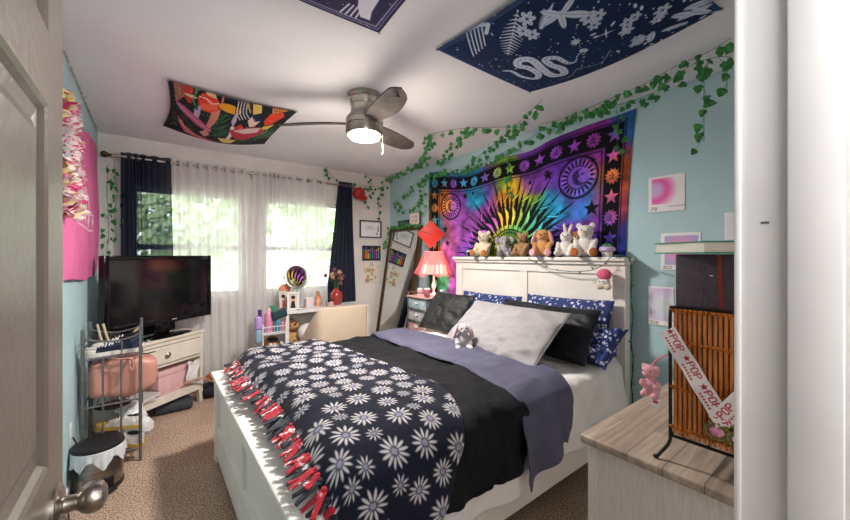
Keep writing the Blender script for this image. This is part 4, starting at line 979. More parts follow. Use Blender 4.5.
F = {k: fur('fur_'+k, *v) for k, v in {'cream': ('#e3d6bd', '#cdbfa3'), 'grey': ('#b3adb0', '#9a9498'), 'tan': ('#b08a62', '#96714c'), 'caramel': ('#d9a36c', '#c08a54'), 'pink': ('#e6b3bb', '#d79ea8'), 'white': ('#ece8e4', '#dcd7d2'), 'rust': ('#c0713a', '#9f5828'), 'paleg': ('#c9c4c6', '#b3adb0'), 'charcoal': ('#76737b', '#625f67')}.items()}
LZ = 1.334; FY = math.radians(-75)
plush('teddy_bear', 'cream teddy bear with tan feet, leftmost soft toy on the headboard', 'stuffed toy', (2.50, 2.33, LZ), 0.235, FY, F['cream'], muzzle=F['cream'], feetc=F['rust'], roll=0.05)
plush('elephant_toy', 'grey plush elephant sitting between the cream bear and the brown bear', 'stuffed toy', (2.50, 2.08, LZ), 0.19, FY+0.5, F['grey'], ear='flap', earc=F['grey'], feetc=F['charcoal'], trunk=True)
plush('teddy_bear', 'small light brown teddy bear next to the grey elephant', 'stuffed toy', (2.53, 1.90, LZ), 0.205, FY-0.2, F['tan'], muzzle=F['tan'])
plush('rabbit_toy', 'large caramel plush rabbit with drooping ears and pink soles', 'stuffed toy', (2.49, 1.675, LZ), 0.225, FY+0.1, F['caramel'], ear='lop', earc=F['pink'], feetc=F['pink'], muzzle=F['caramel'])
plush('rabbit_toy', 'white plush rabbit with raised ears between the caramel rabbit and the right bear', 'stuffed toy', (2.51, 1.495, LZ), 0.20, FY, F['white'], ear='long_up', earc=F['white'], muzzle=F['white'], roll=0.08)
plush('teddy_bear', 'white plush bear with tan feet, rightmost soft toy on the headboard', 'stuffed toy', (2.495, 1.325, LZ), 0.235, FY+0.1, F['white'], muzzle=F['cream'], feetc=F['rust'], noseC=F['rust'])
q = plush('dog_toy', 'rust coloured plush dog peeking out behind the rightmost white bear', 'stuffed toy', (2.56, 1.425, LZ), 0.20, FY, F['rust'], ear='dog', earc=F['rust'], legs=False, muzzle=F['cream'])
# grey rabbit on the bed
plush('rabbit_toy', 'pale grey plush rabbit sitting on the bed against the large grey pillow', 'stuffed toy', (1.715, 1.79, 0.695), 0.185, math.radians(-35), F['paleg'], ear='lop', earc=F['pink'], muzzle=F['paleg'], group='grey rabbit on the bed')
bpy.data.objects[-1]
# teal instant camera
cm = empty('toy_camera', (2.53, 2.52, LZ), 'small teal and white camera at the left end of the headboard ledge', 'camera', rz=math.radians(-85))
M['teal'] = mat('teal_plastic', '#2d8a86', 0.35); M['cyanlight'] = mat('pale_aqua_plastic', '#bfe3df', 0.35)
MB().box((0, 0, 0.033), (0.095, 0.045, 0.066), bev=0.012, seg=4).build('camera_body', M['teal'], cm, world=False)
MB().box((0, -0.001, 0.052), (0.09, 0.047, 0.018), bev=0.006).build('top_band', M['cyanlight'], cm, world=False)
MB().lathe([(0, 0), (0.02, 0), (0.022, 0.004), (0.02, 0.016), (0.012, 0.017), (0, 0.013)], c=(0, -0.022, 0.028), M=Matrix.Rotation(PI/2, 4, 'X')).build('lens', M['gloss'], cm, world=False)
# succulent
sc = empty('succulent_pot', (2.50, 1.175, LZ), 'little lilac topped pot with a green succulent at the right end of the headboard', 'potted plant')
M['lilac'] = mat('lilac_ceramic', '#c9b4dc', 0.35); M['creamc'] = mat('cream_ceramic', '#ece6dc', 0.35)
MB().lathe([(0, 0), (0.030, 0), (0.033, 0.01), (0.034, 0.035), (0.028, 0.045), (0, 0.045)], n=28).build('pot', M['creamc'], sc, world=False)
MB().lathe([(0.030, 0.036), (0.046, 0.038), (0.052, 0.048), (0.050, 0.062), (0.040, 0.071), (0.028, 0.072), (0, 0.066)], n=28).build('pot_rim', M['lilac'], sc, world=False)
b = MB()
for k in range(26):
    a = k*2.4; t = k/26; L = 0.040*(1-0.35*t); e = 0.25+1.1*t; d = Vector((math.cos(a)*math.cos(e), math.sin(a)*math.cos(e), math.sin(e)))
    b.cyl(Vector((0, 0, 0.066))+d*0.006, Vector((0, 0, 0.066))+d*L*0.6, 0.005, 0.007, n=6); b.cyl(Vector((0, 0, 0.066))+d*L*0.6, Vector((0, 0, 0.066))+d*L, 0.007, 0.001, n=6)
b.build('rosette', mat('succulent_green', '#5f9a62', 0.5), sc, world=False)
# plush charm hanging below the ledge
hp = empty('hanging_plush_charm', (2.415, 1.155, 1.16), 'pink and cream plush charm hanging from the headboard by a string', 'plush charm')
MB().tube([(2.428, 1.155, 1.325), (2.415, 1.155, 1.29), (2.414, 1.155, 1.255)], 0.0015, n=5).build('string', M['white'], hp)
MB().ball((2.415, 1.155, 1.215), (0.042, 0.046, 0.040)).build('cap', fur('hot_pink_fur', '#ea6f93', '#d95a80'), hp)
MB().ball((2.415, 1.155, 1.165), (0.034, 0.038, 0.030)).build('face', F['white'], hp)
bb = MB(); 
for e in (-1, 1): bb.ball((2.405, 1.155+e*0.026, 1.135), (0.02, 0.026, 0.024))
bb.ball((2.415, 1.155, 1.145), (0.03, 0.034, 0.026)); bb.build('body', F['cream'], hp, remesh=0.004)
for e in (-1, 1): MB().ball((2.381, 1.158+e*0.012, 1.170), 0.0045, u=8, v=6).build('eye', EYE, hp)
# string lights
sl = empty('string_lights', (2.43, 1.4, 1.30), 'dark green wired string lights draped along the headboard edge', 'string lights')
M['wire'] = mat('dark_green_wire', '#17483f', 0.5); M['bulb'] = mat('clear_green_bulb', '#2f8f86', 0.15)
pa = smooth_path([on_x(528, 258, 2.44), on_x(533, 261, 2.425), on_x(548, 268, 2.42), on_x(565, 271, 2.42), on_x(585, 271, 2.42), on_x(600, 267, 2.42), on_x(608, 260, 2.425)], 8)
pb = smooth_path([on_x(608, 260, 2.425), on_x(614, 255.5, 2.43), Vector((2.43, 1.03, 1.338)), Vector((2.425, 0.998, 1.32)), Vector((2.45, 0.995, 1.24)), Vector((2.45, 1.0, 1.10)), Vector((2.452, 0.99, 0.95)), Vector((2.45, 1.0, 0.80)), Vector((2.455, 0.99, 0.66)), Vector((2.46, 1.0, 0.52)), Vector((2.455, 0.99, 0.38))], 8)
MB().tube(pa+pb[1:], 0.0028, n=6).build('wire', M['wire'], sl)
MB().tube([p+Vector((-0.003, 0.004*math.sin(i*0.9), 0.004*math.cos(i*0.9))) for i, p in enumerate(pb[8:])], 0.002, n=5).build('wire', M['wire'], sl)
pp = pa+pb; acc = 0; last = pp[0]; i = 0
for p in pp:
    acc += (p-last).length; last = p
    if acc > 0.085:
        acc = 0; d = Vector((rl.uniform(-0.5, 0), rl.uniform(-1, 0.2), rl.uniform(-0.8, 0.5))).normalized(); bb = MB(); bb.cyl(p, p+d*0.016, 0.0045, n=8); bb.cyl(p+d*0.016, p+d*0.030, 0.0035, 0.0008, n=8); bb.build('bulb', M['bulb'] if i % 2 else M['wire'], sl); i += 1

# ---------------------------------------------------------------- posters on the blue wall
def wall_print(px0, px1, pyt0, pyb0, lab, draw, group=None, thick=0.0015, cat='poster', name='poster'):
    """left/right image columns and top/bottom rows at the left column, on the blue headboard wall"""
    a = on_x(px0, pyt0, XR-0.004); b = on_x(px0, pyb0, XR-0.004); c = on_x(px1, pyt0, XR-0.004)
    w, h = a.y-c.y, a.z-b.z; cv = Canvas(w, h, 0.003, '#f0edf0'); draw(cv)
    o = flat_print(name, cv, (XR-0.003, a.y, b.z), (0, -1, 0), (0, 0, 1), V0, thick=thick, bow=0.006); tag(o, lab, cat, group); return o
def glow(cv, x0, y0, x1, y1, cx, cy, R, stops, bg):
    cv.rect(x0, y0, x1, y1, bg); w = cv._win(x0, x1, y0, y1); d = np.hypot(cv.X[w]-cx, cv.Y[w]-cy)/R
    ins = (cv.X[w] >= x0) & (cv.X[w] <= x1) & (cv.Y[w] >= y0) & (cv.Y[w] <= y1) & (d < stops[-1][0])
    ps = [s_[0] for s_ in stops]; cs = np.array([hx(s_[1]) for s_ in stops]); col = np.stack([np.interp(d, ps, cs[:, k]) for k in range(3)], -1)
    cv.a[w] = np.where(ins[..., None], col, cv.a[w])
def P1(cv):
    w, h = cv.w, cv.h; glow(cv, 0.02, 0.05, w*0.95, h*0.93, w*0.18, h*0.62, h*0.5, [(0, '#c9c3e6'), (0.35, '#d9a9da'), (0.62, '#ea5fae'), (0.8, '#ef8fc6'), (1.1, '#efe6ec')], '#efeaee')
    cv.text('78', 0.015, 0.010, 0.022, '#3d3540', bold=1.1)
    for k in range(9): cv.rect(w*0.58+k*0.011, 0.028, w*0.58+k*0.011+0.007, 0.034, '#a39aa5')
def P2(cv):
    w, h = cv.w, cv.h; glow(cv, 0.02, 0.035, w*0.94, h*0.92, w*0.5, h*0.55, h*0.55, [(0, '#ee9ac0'), (0.45, '#e3a4cc'), (0.8, '#b4b0de'), (1.3, '#9fc0e6')], '#a9c0e6'); cv.text('222', 0.012, 0.008, 0.02, '#3d3540', bold=1.1)
def P3(cv):
    w, h = cv.w, cv.h; glow(cv, 0.015, 0.035, w*0.98, h*0.96, w*0.6, h*0.5, h*0.5, [(0, '#d5e6e2'), (0.5, '#dcdff0'), (0.9, '#dcc2e6'), (1.3, '#e3c9ec')], '#e2c9ec'); cv.text('328', 0.012, 0.008, 0.02, '#3d3540', bold=1.1)
def P4(cv): cv.rect(0.01, 0.01, cv.w*0.98, cv.h*0.98, '#e3e3ee')
wall_print(648.5, 685, 178, 213, 'white poster with a glowing pink circle, highest on the blue wall', P1)
wall_print(661, 701, 233.5, 270, 'pink and blue gradient poster half hidden behind the green book', P2)
wall_print(648, 674, 286, 324, 'pale lilac and mint gradient poster, lowest on the blue wall', P3)
wall_print(724.5, 748, 213, 240, 'plain pale sheet taped to the wall just above the green book', P4, cat='paper', name='paper_sheet')

# ---------------------------------------------------------------- dresser, lower right
dr = empty('dresser', (1.86, 0.38, 0), 'white dresser with a greyed oak plank top, lower right beside the bed', 'dresser')
M['dwhite'] = mat('white_wood_grain', '#e4e1dc', 0.5, col2='#d6d2cd', scale=22, stretch=(6, 6, 0.7), bump=0.35, bscale=30)
def plank_mat():
    m = bpy.data.materials.new('greyed_oak_top'); m.use_nodes = True; nt = m.node_tree; b = nt.nodes['Principled BSDF']; L = nt.links.new
    tc = nt.nodes.new('ShaderNodeTexCoord'); mp = nt.nodes.new('ShaderNodeMapping'); L(tc.outputs['Object'], mp.inputs[0])
    br = nt.nodes.new('ShaderNodeTexBrick'); br.inputs['Scale'].default_value = 1; br.inputs['Brick Width'].default_value = 0.9; br.inputs['Row Height'].default_value = 0.095; br.inputs['Mortar Size'].default_value = 0.0012
    br.inputs['Color1'].default_value = (*lhx('#b5a597'), 1); br.inputs['Color2'].default_value = (*lhx('#9d8d80'), 1); br.inputs['Mortar'].default_value = (*lhx('#6b5e54'), 1)
    L(mp.outputs[0], br.inputs['Vector'])
    m2 = nt.nodes.new('ShaderNodeMapping'); m2.inputs['Scale'].default_value = (2.5, 34, 20); L(tc.outputs['Object'], m2.inputs[0])
    nz = nt.nodes.new('ShaderNodeTexNoise'); nz.inputs['Scale'].default_value = 1.6; nz.inputs['Detail'].default_value = 8; nz.inputs['Distortion'].default_value = 0.6; L(m2.outputs[0], nz.inputs['Vector'])
    cr = nt.nodes.new('ShaderNodeValToRGB'); cr.color_ramp.elements[0].position = 0.3; cr.color_ramp.elements[0].color = (0.55, 0.52, 0.5, 1); cr.color_ramp.elements[1].position = 0.68; cr.color_ramp.elements[1].color = (1.15, 1.13, 1.1, 1); L(nz.outputs['Fac'], cr.inputs[0])
    mx = nt.nodes.new('ShaderNodeMix'); mx.data_type = 'RGBA'; mx.blend_type = 'MULTIPLY'; mx.inputs[0].default_value = 0.85; L(br.outputs['Color'], mx.inputs[6]); L(cr.outputs[0], mx.inputs[7]); L(mx.outputs[2], b.inputs['Base Color'])
    b.inputs['Roughness'].default_value = 0.5; return m
M['plank'] = plank_mat()
MB().span((1.13, 0.145, 0.722), (2.59, 0.622, 0.75), bev=0.007, seg=3).build('top', M['plank'], dr)
b = MB(); b.span((1.165, 0.165, 0.0), (1.19, 0.60, 0.7215)); 
for (a_, c_) in ((0.575, 0.605), (0.16, 0.19)): b.span((1.152, a_, 0.0), (1.192, c_, 0.7215), bev=0.002)
b.span((1.19, 0.165, 0.05), (2.55, 0.585, 0.7205)); b.span((2.55, 0.16, 0), (2.575, 0.605, 0.7215)); b.build('carcass', M['dwhite'], dr, smooth=False)
for c_ in range(3):
    for r_ in range(3):
        xa = 1.205+c_*0.45; za = 0.09+r_*0.21; d_ = MB().span((xa, 0.586, za), (xa+0.435, 0.603, za+0.195), bev=0.003).build('drawer_front', M['dwhite'], dr, smooth=False)
        q = MB(); q.cyl((xa+0.2175, 0.603, za+0.1), (xa+0.2175, 0.62, za+0.1), 0.006, n=12); q.ball((xa+0.2175, 0.625, za+0.1), (0.014, 0.009, 0.014)); q.build('knob', M['nickel'], d_)

# ---------------------------------------------------------------- magazine rack of cane on the dresser
rk = empty('magazine_rack', (1.25, 0.25, 0.75), 'amber cane magazine rack in a black iron frame on the dresser', 'magazine rack')
M['cane'] = mat('amber_cane', '#dd8a36', 0.38, col2='#a85c1c', scale=14, stretch=(8, 8, 1), coat=0.3)
XF, XB = 1.19, 1.36; RYL, RYR = 0.380, 0.02+0.125; ZT_, ZB_ = 1.195, 0.835
RYR = 0.15
for X_ in (XF, XB):
    b = MB(); sg = -1 if X_ == XF else 1
    b.tube(smooth_path([(X_+sg*0.02, RYL+0.028, 0.756), (X_+sg*0.012, RYL+0.022, 0.765), (X_, RYL+0.003, 0.80), (X_, RYL, 0.84), (X_, RYL, 1.0), (X_, RYL, ZT_-0.02), (X_, RYL-0.008, ZT_-0.004), (X_, RYL-0.02, ZT_)], 6)+[Vector((X_, RYR, ZT_))]+[Vector((X_, RYR-0.0, 0.80)), Vector((X_+sg*0.012, RYR+0.0, 0.765)), Vector((X_+sg*0.015, RYR, 0.756))], 0.0045, n=8)
    b.tube([(X_, RYL, ZB_-0.012), (X_, RYR, ZB_-0.012)], 0.0045, n=8)
    b.ball((X_+sg*0.02, RYL+0.030, 0.7555), (0.008, 0.008, 0.0055), u=10, v=8)
    b.build('frame', M['blackmetal'], rk)
b = MB()
for y_ in (RYL, RYR): b.tube([(XF, y_, ZB_-0.012), (XB, y_, ZB_-0.012)], 0.004, n=8)
for k in range(4): b.tube([(XF, RYL-(RYL-RYR)*(k+0.5)/4, ZB_-0.012), (XB, RYL-(RYL-RYR)*(k+0.5)/4, ZB_-0.012)], 0.003, n=8)
b.build('base_rods', M['blackmetal'], rk)
nr = 19
for X_ in (XF, XB):
    for k in range(nr):
        y_ = RYL-0.013-(RYL-RYR-0.026)*k/(nr-1); MB().cyl((X_, y_, ZB_-0.003), (X_, y_, ZT_-0.006), 0.0047, n=8).build('cane_rod', M['cane'], rk)
    for z_ in (ZT_-0.014, ZT_-0.105, ZT_-0.235, ZB_+0.012):
        pts = [(X_+0.0075*math.sin(PI*i/2.0), RYL-(RYL-RYR)*i/76, z_+0.0015*math.sin(i)) for i in range(77)]; pts2 = [(X_-0.0075*math.sin(PI*i/2.0), p[1], z_+0.006) for i, p in enumerate(pts)]
        b = MB(); b.tube(pts, 0.0032, n=6); b.tube(pts2, 0.0032, n=6); b.build('weaving', M['cane'], rk)
# contents
M['binder'] = mat('dark_plum_leatherette', '#4b3f49', 0.5, col2='#423740', scale=40, bump=0.3, bscale=150)
bd = empty('binder', (1.225, 0.26, 0.84), 'dark plum binder with a red ribbon standing in the cane rack', 'binder')
MB().span((1.205, 0.14, 0.836), (1.236, 0.372, 1.345), bev=0.003).build('cover', M['binder'], bd)
MB().box((1.2035, 0.262, 1.10), (0.0015, 0.010, 0.49), rot=(-0.04, 0, 0)).build('ribbon', mat('red_brown_ribbon', '#8a2f22', 0.6), bd)
MB().span((1.2045, 0.285, 1.285), (1.2055, 0.292, 1.288)).build('scratch', M['white'], bd)
cols = [('#b9542b', 'orange spined book'), ('#e6dccb', 'cream magazine'), ('#3f7f77', 'teal book'), ('#a8322d', 'red magazine'), ('#c9a04a', 'yellow magazine')]
for i, (c_, lab) in enumerate(cols):
    x_ = 1.245+i*0.021; top = 1.14-0.015*i
    r_ = empty('book', (x_, 0.26, 0.84), lab+' standing inside the cane rack behind the plum binder', 'book', 'books inside the cane rack')
    mm = mat('book_cover_%s' % c_.strip('#'), c_, 0.5)
    b = MB(); b.span((x_-0.009, 0.165, 0.836), (x_-0.007, 0.365, top)); b.span((x_+0.007, 0.165, 0.836), (x_+0.009, 0.365, top)); b.span((x_-0.009, 0.363, 0.836), (x_+0.009, 0.366, top)); b.build('cover', mm, r_, smooth=False)
    MB().span((x_-0.0068, 0.168, 0.839), (x_+0.0068, 0.3625, top-0.004)).build('pages', M['white'], r_, smooth=False)
# green book lying on top
gb = empty('green_book', (1.14, 0.288, 1.347), 'thick green hardback lying flat across the top of the plum binder', 'book', rz=math.radians(54.6))
gcov = mat('green_book_cloth', '#2c9a76', 0.5, col2='#258a69', scale=40); pg = mat('book_paper', '#ece8df', 0.8, col2='#d6d1c6', scale=90, stretch=(0.2, 0.2, 14))
# local +x runs along the page block's long side away to the left, local -y to the right
b = MB(); b.span((0, -0.27, 0), (0.19, 0, 0.003)); b.span((0, -0.27, 0.030), (0.19, 0, 0.033)); b.build('cover', gcov, gb, world=False, smooth=False)
MB().span((0.004, -0.262, 0.0035), (0.186, -0.004, 0.0295)).build('pages', pg, gb, world=False, smooth=False)
MB().span((-0.0012, -0.27, 0.0), (0.0, -0.0, 0.0028)).build('cover_edge', gcov, gb, world=False)
# pop ribbon
rb = empty('ribbon', (1.17, 0.3, 1.1), 'white ribbon printed with red POP and stars crossing the cane rack', 'ribbon')
def ribbon(A, B, wd, flip=False):
    A, B = Vector(A), Vector(B); L = (B-A).length; cv = Canvas(L, wd, 0.0013, '#efeaea'); R = '#b82a3a'; k = 0.0
    while k < L:
        cv.text('POP', k+0.018, wd*0.42, wd*0.42, R, bold=1.3); cv.star(k+0.0075, wd*0.62, wd*0.22, R); 
        for q in range(6): cv.rect(k+0.018+q*0.0078, wd*0.16, k+0.0225+q*0.0078, wd*0.28, R)
        k += 0.078
    ex = (B-A).normalized(); n = Vector((-1, 0, 0)); ey = n.cross(ex).normalized()
    if ey.z < 0: ey = -ey
    o = A-ey*wd/2
    cv_ = cv; U, V = np.meshgrid(np.linspace(0, L, cv.nx), np.linspace(0, wd, cv.ny))
    P = np.array(o)+U[..., None]*np.array(ex)+V[..., None]*np.array(ey); P[..., 0] += -0.002-0.004*np.sin(U*30)**2
    grid_mesh('band', P[..., 0], P[..., 1], P[..., 2], V0, rb, cv.a, thick=0.0012)
ribbon((1.178, 0.384, 1.128), (1.172, 0.250, 0.905), 0.045)
ribbon((1.170, 0.268, 0.905), (1.176, 0.150, 1.085), 0.045)
# ornate brooch
br = empty('ornate_charm', (1.165, 0.235, 0.87), 'ornate brass charm with pink and red jewelled ovals pinned low on the cane rack', 'charm')
M['brass'] = mat('tarnished_brass', '#a3925a', 0.4, 0.7, col2='#5f6a45', scale=120, bump=0.8, bscale=200)
for i, (yy, cc, zz) in enumerate(((0.268, '#d8488f', 0.882), (0.222, '#c8323f', 0.876))):
    q = MB(); q.ball((1.172, yy, zz), (0.006, 0.026, 0.021)); 
    for k in range(18):
        a = 2*PI*k/18; q.ball((1.170, yy+0.025*math.cos(a), zz+0.020*math.sin(a)), 0.0055, u=8, v=6)
    q.build('setting', M['brass'], br); MB().ball((1.167, yy, zz), (0.006, 0.016, 0.012)).build('jewel', mat('jewel_'+('pink' if i == 0 else 'red'), cc, 0.15, col2='#f0c6da', scale=70), br)
q = MB()
for k in range(12): q.ball((1.171, 0.29-k*0.0085, 0.905-0.004*abs(k-6)+rl.uniform(-.003, .003)), (0.005, 0.0065, 0.0065), u=8, v=6)
q.build('filigree', M['brass'], br)
# pink plush keyring
pk = empty('plush_keyring', (1.19, 0.44, 0.90), 'pink plush animal keyring with a white tag hanging beside the cane rack', 'keyring')
pkm = fur('soft_pink_fur', '#eeb3bd', '#dd9aa6')
q = MB(); q.ball((1.18, 0.428, 0.995), (0.022, 0.023, 0.021)); q.ball((1.18, 0.424, 0.952), (0.021, 0.024, 0.025)); 
for e in (-1, 1):
    q.ball((1.176+e*0.004, 0.426+e*0.019, 1.010), (0.006, 0.008, 0.009)); q.ball((1.166, 0.424+e*0.020, 0.962), (0.010, 0.009, 0.012)); q.ball((1.164, 0.424+e*0.014, 0.932), (0.016, 0.011, 0.011))
q.ball((1.162, 0.433, 0.990), (0.009, 0.010, 0.008)); q.build('body', pkm, pk, remesh=0.0028)
for e in (-1, 1): MB().ball((1.1595, 0.431+e*0.010, 1.001), 0.0022, u=8, v=6).build('eye', EYE, pk)
MB().tube(smooth_path([(1.18, 0.425, 1.012), (1.182, 0.415, 1.03), (1.185, 0.395, 1.048), (1.186, 0.384, 1.055)]), 0.003, n=6).build('strap', mat('pink_strap', '#e58fa5', 0.6), pk)
MB().box((1.168, 0.410, 0.912), (0.0012, 0.020, 0.030), rot=(0.2, 0, 0.3)).build('tag', M['white'], pk); MB().box((1.1668, 0.4096, 0.914), (0.001, 0.012, 0.008), rot=(0.2, 0, 0.3)).build('tag_print', mat('tag_red', '#c94a5a', 0.6), pk)
# ---------------------------------------------------------------- television and its stand
A_ = math.radians(38)
ts = empty('tv_stand', (-0.178, 3.427, 0), 'cream television stand with one drawer and an open shelf in the far left corner', 'tv stand', rz=A_)
M['stand'] = mat('cream_painted_wood', '#e9e3d8', 0.45, col2='#dfd8cc', scale=10)
def S(b, a, c, bev=0.003): return b.span(a, c, bev=bev)
Lw, Dp = 0.72, 0.27
b = MB(); S(b, (-0.012, -0.012, 0.635), (Lw+0.012, Dp, 0.66), 0.005); b.build('top', M['stand'], ts, world=False, smooth=False)
b = MB()
for x in (0, Lw-0.03): S(b, (x, 0, 0.12), (x+0.03, Dp-0.005, 0.6345))
S(b, (0.0305, 0.004, 0.425), (Lw-0.0305, Dp-0.01, 0.445), 0); S(b, (0.0305, 0.004, 0.60), (Lw-0.0305, 0.03, 0.6345), 0); S(b, (0.0305, Dp-0.015, 0.2), (Lw-0.0305, Dp-0.008, 0.63), 0); S(b, (0.0305, 0.002, 0.12), (Lw-0.0305, 0.03, 0.185), 0); S(b, (0.0305, 0.03, 0.165), (Lw-0.0305, Dp-0.016, 0.185), 0)
b.build('body', M['stand'], ts, world=False, smooth=False)
b = MB(); S(b, (0.038, -0.010, 0.452), (Lw-0.038, 0.0035, 0.595)); dw = b.build('drawer', M['stand'], ts, world=False, smooth=False)
b = MB()
for (x0_, x1_, z0_, z1_) in ((0.055, Lw-0.055, 0.465, 0.469), (0.055, Lw-0.055, 0.578, 0.582), (0.055, 0.059, 0.469, 0.578), (Lw-0.059, Lw-0.055, 0.469, 0.578)): b.span((x0_, -0.0125, z0_), (x1_, -0.0098, z1_))
b.build('bead_moulding', M['stand'], dw, world=False, smooth=False)
for x in (0.36,):
    b = MB(); b.cyl((x, -0.010, 0.52), (x, -0.022, 0.52), 0.006, n=14); b.lathe([(0.008, 0), (0.020, 0.002), (0.022, 0.006), (0.017, 0.010), (0.010, 0.008), (0.006, 0.011), (0, 0.012)], c=(x, -0.022, 0.52), M=Matrix.Rotation(PI/2, 4, 'X'), n=24); b.build('knob', M['nickel'], dw, world=False)
for x in (0.002, Lw-0.045):
    for y in (0.0, Dp-0.045):
        o = 0.012 if x > 0.1 else -0.0; b = MB(); bm = b.bm; v = [bm.verts.new(p) for p in ((x, y, 0.1195), (x+0.043, y, 0.1195), (x+0.043, y+0.04, 0.1195), (x, y+0.04, 0.1195), (x+o, y+0.004, 0), (x+o+0.028, y+0.004, 0), (x+o+0.028, y+0.034, 0), (x+o, y+0.034, 0))]
        for f_ in ((0, 1, 2, 3), (7, 6, 5, 4), (0, 4, 5, 1), (1, 5, 6, 2), (2, 6, 7, 3), (3, 7, 4, 0)): bm.faces.new([v[i] for i in f_])
        b.build('leg', M['stand'], ts, world=False, smooth=False)
def stand_pt(x, y, z): return Vector((-0.178+x*math.cos(A_)-y*math.sin(A_), 3.427+x*math.sin(A_)+y*math.cos(A_), z))
tv = empty('television', (0.095, 3.725, 0.6605), 'large black flat television with glossy dark screen standing on the cream stand', 'television', rz=math.radians(36))
tw, zb_, zt_ = 0.45, 0.115, 0.682
b = MB(); b.span((-tw, 0.0, zb_), (tw, 0.055, zt_), bev=0.008); b.span((-0.33, 0.05, 0.18), (0.33, 0.085, 0.56), bev=0.02); b.build('casing', M['gloss'], tv, world=False)
b = MB(); t_ = 0.034
b.span((-tw-0.002, -0.012, zb_-0.002), (-tw+t_, 0.004, zt_+0.002), bev=0.005); b.span((tw-t_, -0.012, zb_-0.002), (tw+0.002, 0.004, zt_+0.002), bev=0.005); b.span((-tw+t_, -0.0115, zt_-t_), (tw-t_, 0.004, zt_+0.0015), bev=0.004); b.span((-tw+t_, -0.0115, zb_-0.0015), (tw-t_, 0.004, zb_+0.045), bev=0.004)
b.build('bezel', M['gloss'], tv, world=False)
MB().span((-tw+t_, -0.0045, zb_+0.045), (tw-t_, -0.0005, zt_-t_)).build('screen', mat('dark_screen', '#151517', 0.10, col2='#111113'), tv, world=False, smooth=False)
b = MB()
for k in range(5): b.span((0.06+k*0.009, -0.0135, zb_+0.017), (0.066+k*0.009, -0.0112, zb_+0.025))
b.build('maker_mark', mat('pale_silver_mark', '#c9c9cf', 0.4), tv, world=False, smooth=False)
b = MB(); b.ball((-0.415, -0.010, zb_+0.30), (0.007, 0.004, 0.16)); b.build('side_gloss_strip', M['gloss'], tv, world=False)
b = MB(); b.span((-0.06, 0.012, 0.018), (0.06, 0.045, 0.13), bev=0.008); b.lathe([(0, 0.018), (0.10, 0.016), (0.125, 0.008), (0.13, 0.0), (0, 0.0)], n=40, M=Matrix.Diagonal((1.9, 0.62, 1, 1))); b.build('pedestal', M['gloss'], tv, world=False)
# on the open shelf
M['pinkb'] = mat('pale_pink_card', '#e6bdc0', 0.6, col2='#ddb0b4', scale=10)
pkx = empty('pink_box', tuple(stand_pt(0.47, 0.11, 0.186)), 'pale pink lidded box on the open shelf of the television stand', 'box', rz=A_)
MB().span((-0.16, -0.09, 0.0), (0.15, 0.10, 0.15), bev=0.006).build('box_body', M['pinkb'], pkx, world=False); MB().span((-0.164, -0.094, 0.150), (0.154, 0.104, 0.195), bev=0.006).build('lid', M['pinkb'], pkx, world=False)
lc = empty('lace_cloth', tuple(stand_pt(0.60, -0.02, 0.186)), 'white lace cloth hanging over the shelf edge of the television stand', 'cloth', rz=A_)
U, V = np.meshgrid(np.linspace(0, 1, 26), np.linspace(0, 1, 40)); 
grid_mesh('lace', -0.06+0.11*U+0.01*np.sin(V*7), -0.006+0.012*np.sin(U*12+V*2), 0.215-0.19*V+0*U+0.01*np.sin(U*9), M['white'], lc, thick=0.002, world=False)
mg = [('#d9c9c9', 'white and red paper booklet fanned out on the left of the television stand shelf'), ('#e8e4df', 'thin white notebook lying on the left of the television stand shelf')]
for i, (c_, lab) in enumerate(mg):
    r_ = empty('notebook', tuple(stand_pt(0.17+0.02*i, 0.07-0.02*i, 0.187+0.024*i)), lab, 'notebook', rz=A_+0.25*i)
    MB().span((-0.12, -0.085, 0), (0.10, 0.09, 0.019), bev=0.002).build('pages', M['white'], r_, world=False); MB().span((-0.121, -0.086, 0.0193), (0.101, 0.091, 0.0215)).build('cover', mat('booklet_red' if i == 0 else 'booklet_grey', '#b8434a' if i == 0 else '#cfcdcc', 0.5), r_, world=False)
ot = MB().box(tuple(stand_pt(0.10, -0.022, 0.475)), (0.075, 0.003, 0.07), rot=(0, 0.12, A_)).build('orange_tag', mat('orange_card', '#f08a24', 0.6)); tag(ot, 'bright orange card tag hanging at the left of the stand drawer', 'tag')
MB().box(tuple(stand_pt(0.085, -0.0245, 0.478)), (0.022, 0.001, 0.022), rot=(0, 0.12, A_)).build('print', mat('dark_print', '#6b3a12', 0.6), ot)
st = MB().tube(smooth_path([stand_pt(0.50, -0.02, 0.235), stand_pt(0.60, -0.05, 0.245), stand_pt(0.68, -0.06, 0.22), stand_pt(0.78, -0.08, 0.15), stand_pt(0.86, -0.06, 0.10), stand_pt(0.90, -0.02, 0.12)]), 0.007, n=8).build('bag_strap', mat('tan_leather', '#c49a82', 0.5, col2='#b58a72')); tag(st, 'tan leather strap trailing off the television stand shelf', 'strap')
dk_ = MB().span((0.02, 3.70, 0.005), (0.30, 3.88, 0.085), bev=0.03, seg=4).build('dark_case', mat('slate_cloth', '#3b3f47', 0.8)); tag(dk_, 'dark slate case pushed under the television stand', 'case')
